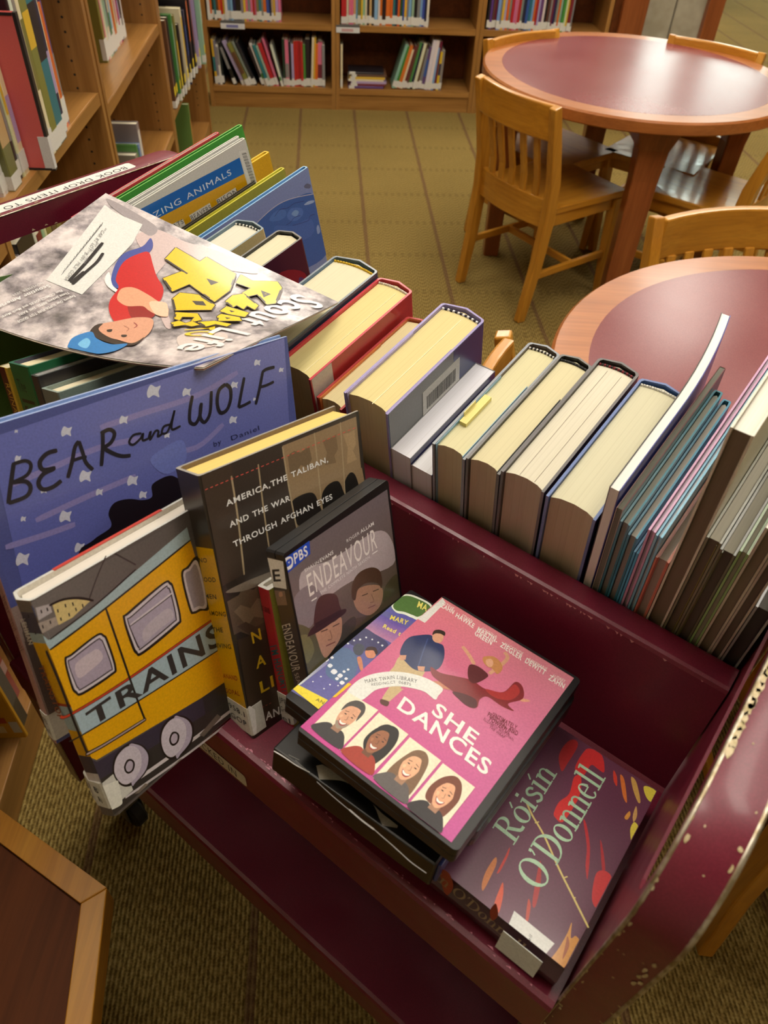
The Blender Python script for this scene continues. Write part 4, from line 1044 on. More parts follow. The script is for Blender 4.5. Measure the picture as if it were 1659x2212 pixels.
  ('l',(50,50,52),0.7,[[100,1916],[25,1893]]),
  ('l',(50,50,52),0.3,[[99,1903],[24,1880]]),
  ('l',(50,50,52),0.4,[[98,1890],[24,1866]]),
  ('l',(50,50,52),0.7,[[97,1876],[23,1853]]),
  ('l',(50,50,52),0.3,[[97,1863],[22,1840]]),
 ],
 'oc':[
  ('q',[(120,136,186),(126,146,196),(110,132,186),(96,118,176)],[[2476,2089],[3,1876],[1,630],[2695,1023]]),
  ('s',(54,100,170),[[1218,1624],[1053,1635],[949,1654],[776,1675],[577,1673],[337,1623],[9,1512],[13,1107],[1,630],[685,734],[1363,1247]]),
  ('s',(70,116,186),[[848,1567],[713,1620],[561,1569],[553,1492],[677,1481]]),
  ('s',(74,118,190),[[539,1485],[438,1527],[272,1446],[263,1361],[395,1339],[515,1400]]),
  ('s',(120,160,210),[[461,1459],[385,1477],[328,1424],[394,1395]]),
  ('s',(66,108,180),[[789,1452],[492,1313],[156,1244],[144,1044],[400,1047],[776,1246]]),
  ('l',(190,190,204),0.9,[[1122,1622],[1053,1635],[949,1654],[776,1675],[577,1673],[337,1623],[6,1516]]),
  ('l',(36,54,110),0.6,[[749,1566],[634,1605],[496,1561],[374,1563],[198,1508]]),
  ('l',(36,54,110),0.6,[[593,1374],[508,1371],[430,1394],[315,1368]]),
  ('l',(36,54,110),0.6,[[492,1313],[329,1268],[194,1238],[145,1277],[59,1259]]),
  ('s',(96,106,134),[[143,1684],[83,1694],[21,1642],[51,1615],[126,1652]]),
  ('s',(140,166,210),[[80,1070],[36,1093],[24,995],[80,982]]),
  ('s',(150,176,214),[[212,1466],[121,1471],[23,1436],[38,1413],[150,1436]]),
 ],
}
# ------------------------------------------------------------------ the room
ROOM = mat4(Vector((0, 0, 0)), RA, RB, UPZ)
U0, U1, V0, V1 = -.93, 7.2, -2.2, 10.6
structure(MB().box((U0-.1, V0-.1, -.05), (U1+.1, V1+.1, 0), 'ribbed carpet').build('floor', M=ROOM))
structure(MB().box((U0-.1, V0-.1, CEIL), (U1+.1, V1+.1, CEIL+.06), 'ceiling tile').build('ceiling', M=ROOM))
structure(MB().box((U0-.1, V0-.1, 0), (U0, V1+.1, CEIL), 'plaster').build('wall_left', M=ROOM))
structure(MB().box((U1, V0-.1, 0), (U1+.1, V1+.1, CEIL), 'plaster').build('wall_right', M=ROOM))
structure(MB().box((U0, V0-.1, 0), (U1, V0, CEIL), 'plaster').build('wall_front', M=ROOM))
WIN = [(3.98, 4.55), (4.85, 5.75), (6.0, 6.8)]
WZ0, WZ1 = .35, 2.95
wb = MB(); xs = [U0] + [q for w_ in WIN for q in w_] + [U1]
for i in range(0, len(xs), 2): wb.box((xs[i], V1, 0), (xs[i+1], V1+.1, CEIL), 'plaster')
for a, b2 in WIN: wb.box((a, V1, 0), (b2, V1+.1, WZ0), 'plaster').box((a, V1, WZ1), (b2, V1+.1, CEIL), 'plaster')
structure(wb.build('wall_back', M=ROOM))
for i, (a, b2) in enumerate(WIN):
    f = MB()
    f.box((a, V1-.01, WZ0), (a+.04, V1+.07, WZ1), 'oak z').box((b2-.04, V1-.01, WZ0), (b2, V1+.07, WZ1), 'oak z')
    f.box((a+.04, V1-.01, WZ0), (b2-.04, V1+.07, WZ0+.05), 'oak x').box((a+.04, V1-.01, WZ1-.05), (b2-.04, V1+.07, WZ1), 'oak x')
    o = structure(f.build('window_%d' % (i+1), M=ROOM))
    MB().box((a+.04, V1+.02, WZ0+.05), (b2-.04, V1+.026, WZ1-.05), 'window glass').build('pane', o)
sk = MB().box((U1-.012, V0, 0), (U1, V1, .09), 'oak y'); structure(sk.build('baseboard_right', M=ROOM))
sk = MB().box((U0, V1-.012, 0), (U1, V1, .09), 'oak x'); structure(sk.build('baseboard_back', M=ROOM))
def ceiling_light(x, y, lab):
    t_ = thing('ceiling_light', lab, 'ceiling light', Matrix.Translation((x, y, CEIL)), 'fluorescent ceiling panels')
    f = MB()
    for lo, hi in (((-.32, -.62, -.02), (-.28, .62, .0)), ((.28, -.62, -.02), (.32, .62, .0)), ((-.28, -.62, -.02), (.28, -.58, .0)), ((-.28, .58, -.02), (.28, .62, .0))): f.box(lo, hi, 'ceiling tile')
    f.build('frame', t_)
    MB().box((-.28, -.58, -.012), (.28, .58, -.004), 'light diffuser').build('diffuser', t_)
for x, y in PANELS: ceiling_light(x, y, 'recessed fluorescent ceiling panel lighting the library room')

# ------------------------------------------------------------------ bookcases
def bookcase(name, label, M, W, D, H, shelves, base=.09, tone='oak', th=.022, holes=True, plinth=True, group='wooden bookcases'):
    # local: x along the front, y depth (front at y=0), z up
    r = thing(name, label, 'bookcase', M, group)
    for x in (0, W-th):
        s = MB().box((x, 0, 0), (x+th, D, H), tone+' z')
        if holes:
            xi = x+th+.0002 if x == 0 else x-.0002
            for k in range(int((H-.2)/.032)):
                for yy in (.05, D-.06):
                    z = .18+k*.032
                    s.face([(xi, yy+.0032*math.cos(a), z+.0032*math.sin(a)) for a in [q*math.pi/4 for q in (range(8) if x else range(7, -1, -1))]], 'black rubber')
        s.build('side_panel', r, bevel=None)
    for x in (0, W-th): MB().box((x+.0004, -.004, 0), (x+th-.0004, 0, H), tone+' z').build('edge_strip', r)
    MB().box((th, D-.01, 0), (W-th, D, H), 'brown panel').build('back_panel', r)
    MB().box((th, 0.004, 0), (W-th, .02, base-.001), tone+' x').build('plinth', r)
    for z in shelves:
        sh = MB().box((th+.0005, .002, z-th), (W-th-.0005, D-.011, z), tone+' x'); o = sh.build('shelf', r, bevel=.002)
        if th and z > base+.02: MB().box((th+.001, -.002, z-.03), (W-th-.001, .002, z-.0005), tone+' x').build('shelf_lip', o)
    return r
PALE = [(196, 196, 190), (206, 204, 196)]
def shelf_book(label, M, W, H, T, col, group, lab=True, labcol=(206, 206, 198), mark=None, pages=(214, 206, 180), labh=.034):
    r = thing('book', label, 'book', M, group); b = .0018
    dk = tuple(int(c*.86) for c in col)
    c = MB().prism([(W, 0), (.002, 0), (0, .002), (0, T-.002), (.002, T), (W, T), (W, T-b), (b, T-b), (b, b), (W, b)], 0, H, 'glossy print', col); lz = .002+.009*((int(T*7919e3)+int(H*3571e3)) % 10)/10; labh *= .75+.5*((int(T*4513e3)+int(H*9001e3)) % 10)/10
    if mark:                                   # a band of the jacket in another colour
        z0, z1, mc = mark
        c.face([(-.0002, T-.001, H*z0), (-.0002, .001, H*z0), (-.0002, .001, H*z1), (-.0002, T-.001, H*z1)], 'glossy print', mc)
    c.build('cover', r)
    MB().box((b+.0003, b+.0002, .003), (W-.003, T-b-.0002, H-.003), 'book pages', pages).build('page_block', r)
    if lab:
        MB().prism([(.014, -.0004), (-.0004, -.0004), (-.0004, T+.0004), (.014, T+.0004), (.014, T+.0001), (-.0001, T+.0001), (-.0001, -.0001), (.014, -.0001)], lz, lz+labh, 'matte print', labcol).build('call_number_label', r)
    return r
CNAME = lambda c: c  # colours are named in the lists below
C_ = {'red': (176, 40, 40), 'dark red': (110, 30, 36), 'orange': (206, 104, 36), 'yellow': (214, 176, 50), 'green': (70, 130, 66), 'dark green': (38, 66, 52), 'teal': (40, 116, 120), 'blue': (52, 84, 150), 'light blue': (120, 160, 200), 'navy': (34, 38, 70), 'purple': (92, 62, 120), 'pink': (206, 110, 140), 'magenta': (190, 30, 120), 'white': (212, 208, 200), 'cream': (214, 204, 170), 'grey': (130, 128, 126), 'black': (34, 30, 34), 'brown': (96, 64, 44), 'olive': (120, 116, 60), 'tan': (190, 160, 110), 'pale green': (140, 176, 150), 'maroon': (110, 34, 52), 'lilac': (170, 150, 190)}
def size_word(T): return 'slim ' if T < .011 else ('thick ' if T > .026 else '')
def row(books, frame, u0, group, where, depth=.17, lean0=0.0, lab=True, jit=0, seed=1, labh=.034, labcol=(206, 206, 198)):
    # books: (colour, thickness, height, lean[, band]) ; frame(u, lean) -> matrix
    rnd = random.Random(seed); u = u0
    for i, bk in enumerate(books):
        if bk[0] is None: u += bk[1]; continue
        col, T, H = bk[:3]; ln = bk[3] if len(bk) > 3 else 0
        mark = bk[4] if len(bk) > 4 else None
        if mark and isinstance(mark[2], str): mark = (mark[0], mark[1], C_[mark[2]])
        n = sum(1 for q in books[:i+1] if q[0] is not None)
        c = tuple(max(0, min(255, x+rnd.randint(-8, 8))) for x in C_[col])
        shelf_book('%s%s book, %s %s' % (size_word(T), col, ORD[n-1], where), frame(u, ln, rnd.uniform(0, jit)), depth*rnd.uniform(.9, 1.05), H, T, c, group, lab, labcol, mark, labh=labh)
        u += T/max(.3, math.cos(ln)) + .0006

# --- the far bookcases (fronts at v = 4.823), three bays
VB = 4.823
BAYS = [(-.663, .0615, 'far left bay'), (.0625, .868, 'far middle bay'), (.869, 1.60, 'far right bay')]
for i, (a, b2, nm) in enumerate(BAYS):
    bookcase('bookcase', ['open oak bookcase bay at the end of the aisle, left of three', 'open oak bookcase bay behind the aisle, middle of three', 'open oak bookcase bay behind the first round table'][i],
             mat4(room(a, VB), RA, RB, UPZ), b2-a, .27, 1.35, [.112, .43, .76, 1.08], tone='oak')
def bay_frame(z, dv=.012):
    def fr(u, ln, j):           # y axis of a book runs to -u, so the book starts at its right side
        up = UPZ*math.cos(ln) + RA*math.sin(ln)
        ax = RB; return mat4(room(u, VB+dv+j, z), ax, up.cross(ax), up)
    return fr
def row_lr(books, z, u0, group, where, **k):
    # lay out left to right although each book's thickness grows towards -u
    fr = bay_frame(z)
    def f2(u, ln, j, T): return fr(u+T/max(.3, math.cos(ln)), ln, j)
    rnd = random.Random(k.get('seed', 1)); u = u0; n = 0
    for bk in books:
        if bk[0] is None: u += bk[1]; continue
        n += 1; col, T, H = bk[:3]; ln = bk[3] if len(bk) > 3 else 0; mark = bk[4] if len(bk) > 4 else None
        if mark: mark = (mark[0], mark[1], C_[mark[2]])
        c = tuple(max(0, min(255, x+rnd.randint(-8, 8))) for x in C_[col]); w_ = T/max(.3, math.cos(ln))
        # leaning: the lower corner has to stay on the shelf
        dz = T*math.sin(ln) if ln > 0 else 0.0
        M = f2(u, ln, rnd.uniform(0, .012), T)
        if ln < 0: M = fr(u+T*math.cos(ln), ln, rnd.uniform(0, .012)); M = Matrix.Translation((0, 0, T*math.sin(-ln)*0)) @ M
        M = Matrix.Translation((0, 0, dz)) @ M
        shelf_book('%s%s book, %s %s' % (size_word(T), col, ORD[n-1], where), M, .15, H, T, c, group, True, (208, 206, 198), mark)
        u += w_+.0006
P = lambda z0, z1, c: (z0, z1, c)
lowL = [('yellow', .014, .225, -.02, P(.3, .62, 'teal')), ('grey', .012, .22, -.03), ('white', .012, .20, -.03, P(.5, .95, 'grey')), ('black', .012, .21, -.03), (None, .055), ('black', .016, .225, -.33, P(.4, .9, 'grey')), (None, .03),
        ('lilac', .022, .245, -.42), ('olive', .024, .235, -.42, P(.3, .8, 'brown')), ('grey', .013, .24, -.42), ('black', .016, .235, -.40), (None, .028), ('black', .012, .2, -.36), ('white', .014, .225, -.34, P(.1, .3, 'green')), ('teal', .016, .22, -.34), ('pale green', .012, .215, -.34), ('red', .022, .23, -.33), ('pink', .013, .25, -.3), (None, .012), ('white', .012, .215, -.26, P(.1, .24, 'green')),
        ('dark green', .014, .235), ('pink', .020, .235, 0, P(.2, .5, 'grey')), ('black', .012, .225), ('lilac', .014, .215), ('red', .0125, .228), ('red', .0125, .23), ('red', .0125, .23), ('red', .0125, .228), ('green', .014, .215), ('black', .026, .24), ('cream', .012, .25, .05), ('yellow', .011, .25, .05), ('orange', .015, .22, .03), ('maroon', .026, .23, .02, P(.5, .98, 'pink')), ('grey', .016, .215)]
row_lr(lowL, .112, -.628, 'books on the lowest far left shelf', 'from left, lowest shelf, far left bay', seed=3)
upL = [('white', .014, .2), ('orange', .01, .2), ('dark green', .012, .2), ('teal', .01, .19), ('brown', .012, .2), ('orange', .012, .2), ('red', .010, .2), ('yellow', .010, .2), ('white', .014, .19), ('light blue', .016, .2), ('light blue', .012, .2), ('navy', .016, .2), ('black', .026, .2), ('grey', .014, .2), ('yellow', .011, .2), ('pink', .012, .2), ('grey', .012, .2), ('pink', .011, .2), ('red', .010, .2), ('pink', .010, .2), ('olive', .012, .19), ('teal', .013, .2), ('grey', .010, .2), ('orange', .016, .2), ('blue', .015, .2), ('navy', .010, .2), ('tan', .011, .2), ('yellow', .010, .2), ('lilac', .016, .2), ('pink', .012, .2)]
row_lr(upL, .43, -.632, 'books on the upper far left shelf', 'from left, upper shelf, far left bay', seed=5)
upM = [('red', .028, .21), ('cream', .012, .2), ('pink', .012, .2), ('pink', .012, .2), ('tan', .013, .2), ('light blue', .010, .2), ('olive', .016, .2), ('yellow', .010, .2), ('pale green', .012, .2), ('cream', .010, .2), ('black', .012, .2), ('tan', .012, .2), ('black', .014, .2), ('light blue', .020, .2), ('white', .010, .2), ('orange', .012, .2), ('black', .020, .2), ('orange', .022, .2), ('orange', .014, .2), ('teal', .013, .2), ('navy', .013, .2), ('orange', .012, .2), ('dark green', .013, .2), ('blue', .010, .2), ('yellow', .012, .2), ('grey', .010, .2), ('light blue', .016, .2), ('pale green', .013, .2), ('black', .016, .2), ('grey', .016, .21), ('light blue', .012, .2), ('blue', .014, .2), ('navy', .010, .2), ('white', .012, .2)]
row_lr(upM, .43, .094, 'books on the upper far middle shelf', 'from left, upper shelf, far middle bay', seed=7)
lowM = [('cream', .012, .22, 0), (None, .285), ('pale green', .016, .235, .30), ('green', .014, .225, .30), ('orange', .018, .23, .28), ('cream', .012, .21, .27), ('maroon', .014, .225, .26), ('brown', .012, .235, .25), ('green', .013, .245, .24), ('navy', .014, .24, .23), ('cream', .016, .24, .22), ('brown', .014, .235, .20), ('grey', .016, .21, .18), ('purple', .020, .22, .16, P(.3, .7, 'blue')), ('white', .020, .255, .13), ('white', .018, .255, .13), ('light blue', .014, .22, .10), ('maroon', .014, .25, .08), ('yellow', .014, .20, .06, P(.4, .7, 'navy')), ('grey', .016, .205, .04)]
row_lr(lowM, .112, .09, 'books on the lowest far middle shelf', 'from left, lowest shelf, far middle bay', seed=9)
for i, (col, th_) in enumerate([('purple', .013), ('maroon', .011), ('lilac', .012), ('cream', .01), ('yellow', .012), ('brown', .012), ('black', .01)]):
    z = .112+.0005+sum(q[1]+.0006 for q in [('purple', .013), ('maroon', .011), ('lilac', .012), ('cream', .01), ('yellow', .012), ('brown', .012), ('black', .01)][:i])
    M = mat4(room(.135+.008*(i % 3), VB+.012, z), RB, UPZ, RA)     # lying flat: thickness up
    shelf_book('%s book lying flat, %s from the bottom of the pile in far middle bay' % (col, ORD[i]), M, .15, .205, th_, C_[col], 'books lying in a pile on the lowest shelf')
upR = [('black', .012, .21), ('purple', .014, .21), ('brown', .012, .21), ('maroon', .012, .21), ('light blue', .016, .21), ('grey', .010, .21), ('yellow', .012, .22), ('lilac', .012, .2), ('orange', .012, .21), ('grey', .012, .2), ('red', .014, .21), ('pink', .014, .21), ('pink', .010, .21), ('red', .014, .21), ('grey', .012, .21), ('navy', .014, .22), ('blue', .014, .22), ('teal', .016, .21), ('light blue', .012, .21), ('orange', .012, .22), ('red', .010, .21), ('lilac', .010, .21), ('purple', .016, .22), ('white', .012, .21), ('black', .012, .22), ('brown', .012, .21), ('grey', .012, .22), ('maroon', .010, .21), ('navy', .014, .22), ('grey', .012, .21), ('orange', .010, .22), ('pale green', .012, .21), ('green', .016, .21), ('cream', .010, .22), ('yellow', .010, .21), ('dark red', .016, .22), ('grey', .010, .2)]
row_lr(upR, .43, .905, 'books on the upper far right shelf', 'from left, upper shelf, far right bay', seed=11)
# two shelf signs clipped to the upper far shelf
for u, nm in ((-.50, 'left'), (.13, 'middle')):
    s = thing('shelf_sign', 'small white shelf sign clipped under the books of the far %s bay' % nm, 'sign', mat4(room(u, VB-.006, .395), RA, RB, UPZ), 'shelf signs')
    MB().box((-.065, -.002, 0), (.065, 0, .026), 'matte print', (206, 206, 206)).build('plate', s, bevel=.002)
    MB().box((-.035, -.0026, .006), (.03, -.0021, .02), 'matte print', (120, 120, 170) if nm == 'left' else (190, 150, 150)).build('caption', s)
    MB().box((-.065, 0, .022), (.065, .045, .026+.0105), 'matte print', (88, 86, 84)).build('clip', s)

# --- the bookcases along the left wall: front plane u = -.60, x axis towards the camera is -v
UL = -.60; DL = .28
def left_frame(v_far, ang=0.0, z=0):     # x runs from the far side of the case towards the camera
    a = RB*math.cos(ang) + RA*math.sin(ang); b2 = RA*math.cos(ang) - RB*math.sin(ang)
    return mat4(room(UL, v_far, z), -a, -b2, UPZ)
LC = [('near', 1.40, 1.55, 0.0, [.102, .50, .81, 1.2]), ('aisle', 2.250, .85, .035, [.102, .50, .812, 1.2]), ('second', 3.215, .95, 0.0, [.102, .40, .762, 1.12]), ('third', 4.26, 1.04, 0.0, [.102, .45, .88, 1.22])]
LCF = {}
for nm, vf, wd, ang, sh in LC:
    M = left_frame(vf, ang); LCF[nm] = (M, wd)
    bookcase('bookcase', {'near': 'oak bookcase along the left wall, closest to the camera', 'aisle': 'oak bookcase along the left wall holding the tall red picture book', 'second': 'oak bookcase along the left wall with an empty dark lower shelf', 'third': 'oak bookcase along the left wall holding dark yellow-labelled books'}[nm], M, wd, DL, 1.5, sh, tone='oak')
def left_book(nm, x, z, W, H, T, col, label, group, dy=-.0, lean=0, lab=True, mark=None, labcol=(208, 206, 198), labh=.034):
    # x: distance from the far side of the case to the book's far face ; spine faces the room
    M, wd = LCF[nm]
    up = Vector((-math.sin(lean), 0, math.cos(lean))); ax = Vector((0, 1, 0)); yy = up.cross(ax)
    return shelf_book(label, M @ mat4(Vector((x+T*math.cos(lean), dy, z)), ax, yy, up), W, H, T, col, group, lab, labcol, mark, labh=labh)
# books in the aisle bookcase
G = 'books on the shelf beside the cart'
def fill_left(nm, x0, z, spec, where, group, dy=.0, labh=.036, labcol=(208, 206, 198), depth=.2):
    x = x0; n = 0; rnd = random.Random(x0+z)
    for s in spec:
        if s[0] is None: x += s[1]; continue
        n += 1; col, T, H = s[:3]; mark = s[3] if len(s) > 3 and s[3] else None; ddy = s[4] if len(s) > 4 else 0
        if mark: mark = (mark[0], mark[1], C_[mark[2]])
        c = tuple(max(0, min(255, q+rnd.randint(-8, 8))) for q in C_[col])
        left_book(nm, x, z, depth, H, T, c, '%s%s book, %s %s' % (size_word(T), col, ORD[n-1], where), group, dy+ddy, 0, True, mark, labcol, labh)
        x += T+.0008
fill_left('aisle', .262, .812, [('purple', .012, .25, (.25, .6, 'grey'), .008), ('orange', .022, .25, None, .006), ('cream', .014, .27, None, .004), ('navy', .030, .28, (.3, .6, 'lilac'), .0), ('cream', .012, .30, None, -.004), ('teal', .050, .30, (.55, .9, 'black'), -.010), ('olive', .040, .33, (.6, .8, 'yellow'), -.012), ('cream', .018, .32, (.4, .8, 'olive'), -.012), ('grey', .016, .31, None, -.012), ('white', .016, .3, None, -.012), ('black', .012, .3, None, -.012)], 'right of the red picture book', G, labh=.05)
bk_ = thing('bookend', 'small white bookend at the end of the book row in the aisle bookcase', 'bookend', LCF['aisle'][0] @ Matrix.Translation((.248, .015, .812)))
m_ = MB().prism([(0, .0), (.02, .0), (.03, .006), (.034, .016), (.03, .026), (.02, .03), (0, .03)], 0, .004, 'matte print', (214, 214, 210)); m_.build('base', bk_)
MB().box((.010, .002, .004), (.0125, .028, .05), 'matte print', (214, 214, 210)).build('upright', bk_)
r = left_book('aisle', .546, .8125, .24, .288, .012, (204, 92, 90), 'tall red picture book with black border standing out from the left shelf', G, -.041, 0, False)
MB().box((-.0006, -.0002, 0), (.006, .0122, .2881), 'glossy print', (34, 32, 36)).build('spine_band', r)
MB().prism([(.02, -.0008), (-.0008, -.0008), (-.0008, .0128), (.02, .0128)], .004, .068, 'matte print', (204, 202, 200)).build('call_number_label', r)
for m_, z0, z1, col in ((.0, .0, 1, None),): pass
pp = MB()
for (x0, z0, x1, z1, c) in ((.006, .0, .235, .005, (34, 30, 34)), (.006, .283, .235, .288, (34, 30, 34)), (.075, .105, .2, .11, (34, 30, 34)), (.075, .105, .079, .272, (34, 30, 34)), (.079, .11, .2, .272, (206, 200, 196))): pp.face([(x0, -.0009, z0), (x1, -.0009, z0), (x1, -.0009, z1), (x0, -.0009, z1)], 'glossy print', c)
pp.build('cover_border', r)
fill_left('aisle', .562, .812, [('cream', .022, .25, (.25, .6, 'lilac'), .012), ('cream', .012, .24, (.5, .98, 'yellow'), .012), ('black', .014, .25, (.3, .95, 'grey'), .015), ('grey', .014, .24, (.1, .4, 'white'), .015), ('olive', .045, .235, (.35, .95, 'tan'), .008), ('white', .014, .2, (.3, .9, 'black'), .02), ('white', .014, .2, (.3, .9, 'dark green'), .02), ('lilac', .012, .19, None, .03), ('blue', .012, .2, None, .03), ('white', .014, .19, (.3, .9, 'pale green'), .03), ('dark green', .012, .22, None, .02)], 'left of the red picture book', G)
fill_left('aisle', .50, .50, [('olive', .03, .25), ('brown', .03, .22), ('olive', .03, .235), ('cream', .012, .24), ('pale green', .016, .22), ('dark red', .03, .21), ('white', .014, .235), ('black', .09, .24), ('grey', .03, .22), ('brown', .03, .22)], 'seen through the cart handle, below the red picture book', 'books seen under the cart handle', labh=.0001)
# second case: books on the upper shelf stop short of the far side
fill_left('second', .205, .762, [('white', .018, .22, None, 0), ('grey', .02, .23, (.3, .9, 'black')), ('grey', .012, .24), ('black', .016, .23, (.2, .5, 'lilac')), ('magenta', .014, .25), ('cream', .016, .24, (.4, .9, 'white')), ('pink', .012, .24), ('cream', .014, .23), ('orange', .030, .24), ('white', .014, .22), ('light blue', .016, .21), ('green', .018, .22, (.5, .9, 'cream')), ('grey', .014, .23), ('pale green', .026, .20, (.1, .4, 'cream')), ('white', .014, .19), ('cream', .014, .21), ('pink', .012, .23), ('olive', .026, .22)], 'from the far end of the second left bookcase', 'books in the second left bookcase', dy=.075, labh=.05)
fill_left('second', .58, .40, [('dark red', .008, .21), ('grey', .030, .215, (.3, .9, 'white')), ('light blue', .016, .16), ('blue', .012, .15), ('teal', .012, .16), ('green', .012, .17), ('grey', .03, .15)], 'on the low shelf of the second left bookcase', 'books low in the second left bookcase', labh=.02)
# third case: dark books with yellow stickers, standing out over the shelf
def yl(col, x, H, T, dy, label, mark=None):
    b_ = left_book('third', x, .452, .24, H, T, C_[col], label, 'yellow-labelled books in the third left bookcase', dy, 0, True, mark and (mark[0], mark[1], C_[mark[2]]))
    MB().box((-.0008, .0004, .044), (-.0004, T-.0004, .075), 'matte print', (214, 190, 40)).build('genre_sticker', b_)
for i, (xs_, col, T, H, dy, mk) in enumerate([(.325, 'pale green', .024, .37, -.058, None), (.388, 'lilac', .022, .36, -.042, (.3, .9, 'purple')), (.47, 'black', .03, .37, -.036, (.3, .95, 'dark red')), (.55, 'black', .03, .355, -.034, (.4, .8, 'orange')), (.635, 'navy', .022, .27, -.032, (.4, .8, 'blue')), (.70, 'cream', .03, .29, -.030, (.3, .9, 'yellow')), (.77, 'black', .028, .25, -.026, None), (.82, 'olive', .024, .29, -.022, (.2, .7, 'yellow')), (.86, 'green', .02, .30, -.018, (.3, .9, 'pale green')), (.90, 'black', .03, .3, -.01, None), (.945, 'brown', .03, .3, -.01, None)]):
    yl(col, xs_, H, T, dy, '%s%s book with yellow sticker, %s from the far end of its shelf' % (size_word(T), col, ORD[i]), mk)
r = left_book('third', .735, .103, .2, .30, .02, (96, 130, 66), 'green and orange picture book on the floor shelf of the third left bookcase', 'books low in the third left bookcase', -.02, 0, False, (.35, .8, (190, 130, 60)))
# bottom shelf of the nearest case, at the picture's left edge
left_book('near', .545, .103, .22, .27, .05, (150, 46, 44), 'dark red book with pale band on the bottom shelf at the left edge', 'books on the bottom shelf near the camera', .03, 0, False, (.3, .42, (190, 150, 146)))
left_book('near', .600, .103, .22, .24, .030, (58, 54, 56), 'charcoal book between the dark red book and the yellow paperback', 'books on the bottom shelf near the camera', -.0, 0, False, (.3, .9, (86, 84, 84)))
r = left_book('near', .640, .103, .22, .205, .010, (212, 158, 30), 'yellow paperback with white label on the bottom shelf at the left edge', 'books on the bottom shelf near the camera', -.012, 0, False)
pp = MB()
for (x0, z0, x1, z1, c) in ((.002, .02, .018, .06, (206, 206, 200)), (.02, .055, .13, .075, (176, 60, 36)), (.03, .02, .1, .045, (226, 206, 150)), (.04, .09, .16, .16, (190, 120, 30))): pp.face([(x0, -.0006, z0), (x1, -.0006, z0), (x1, -.0006, z1), (x0, -.0006, z1)], 'glossy print', c)
pp.build('cover_art', r)

# ------------------------------------------------------------------ partition, bin and bag at the back right
def at_v(u, z=0, v=None): return room(u, v if v is not None else VB, z)
r = thing('partition_screen', 'grey panel screen in a reddish wooden frame behind the far table', 'screen', mat4(room(1.605, VB+.0), RA, RB, UPZ))
MB().box((.0, .0, 0), (.04, .05, 0.95), 'brown panel').build('side_panel', r)
MB().box((.04, -.03, 0), (.18, .06, 0.95), 'cherry z').build('post', r, bevel=.003)
MB().box((.52, -.03, 0), (.61, .06, 0.95), 'cherry z').build('post', r, bevel=.003)
MB().box((.18, .01, .05), (.52, .03, 0.95), 'grey board').build('panel', r)
MB().box((.18, -.01, 0), (.52, .04, .05), 'cherry x').build('bottom_rail', r)
MB().box((.345, .004, .05), (.352, .0099, 0.95), 'steel').build('panel_joint', r)
b_ = thing('floor_bag', 'dark bag slumped on the carpet in front of the grey screen', 'bag', mat4(room(1.87, 4.64, 0), RA, RB, UPZ))
m_ = MB(); m_.lathe([(.0, .002), (.11, .002), (.13, .03), (.12, .09), (.08, .13), (.03, .145), (.0, .147)], 'black rubber', seg=18); m_.build('body', b_, smooth=True)
m_ = MB().tube([(-.06, .0, .12), (-.05, .0, .17), (.0, .0, .19), (.05, .0, .17), (.06, 0, .12)], .008, 'black rubber'); m_.build('handle', b_, smooth=True)
t_ = thing('plastic_bin', 'blue plastic bin on the carpet at the top right corner', 'bin', Matrix.Translation(room(3.35, 8.1, 0)))
m_ = MB().lathe([(.0, .004), (.22, .004), (.235, .02), (.27, .46), (.285, .46), (.285, .49), (.262, .49), (.225, .03), (.0, .03)], 'case plastic', (30, 120, 160), 32); m_.build('bin_body', t_, smooth=True)

# ------------------------------------------------------------------ round tables
def round_table(name, label, x, y, rot):
    t_ = thing(name, label, 'table', Matrix.Translation((x, y, 0)) @ Matrix.Rotation(rot, 4, 'Z'), 'round library tables')
    R_, Zt = .5512, .7145
    MB().lathe([(.482, Zt-.001), (.482, Zt), (R_-.006, Zt), (R_, Zt-.006), (R_, Zt-.036), (R_-.004, Zt-.040), (.46, Zt-.040), (.46, Zt-.02)], 'cherry rim', seg=96).build('edge_band', t_, smooth=False)
    m_ = MB(); n_ = 96; m_.face([(.4825*math.cos(2*math.pi*j/n_), .4825*math.sin(2*math.pi*j/n_), Zt+.0002) for j in range(n_)], 'maroon laminate'); m_.lathe([(.4824, Zt+.0001), (.4824, Zt-.03), (0, Zt-.03)], 'brown panel', seg=48); m_.build('tabletop', t_)
    for k in range(4):
        a = k*math.pi/2; c, s = math.cos(a), math.sin(a)
        Mk = Matrix.Rotation(a, 4, 'Z')
        MB().sweep([(.425, 0, 0), (.43, 0, .5), (.43, 0, .60), (.415, 0, .675)], [(.076, .062), (.088, .07), (.10, .09), (.16, .16)], (0, 1, 0), 'cherry z').build('leg', t_, Mk, bevel=.005)
    for k in range(2): MB().box((-.40, -.03, .575), (.40, .03, .673), 'cherry x').build('apron', t_, Matrix.Rotation(k*math.pi/2, 4, 'Z'), bevel=.003)
    return t_
T1 = round_table('round_table', 'round maroon-topped wooden table nearer the far bookcases', .8111, 3.0731, 0.0)
T2 = dup(T1, Matrix.Translation((.8275, 1.0836, 0)), 'round maroon-topped wooden table beside the book cart', 'round library tables')

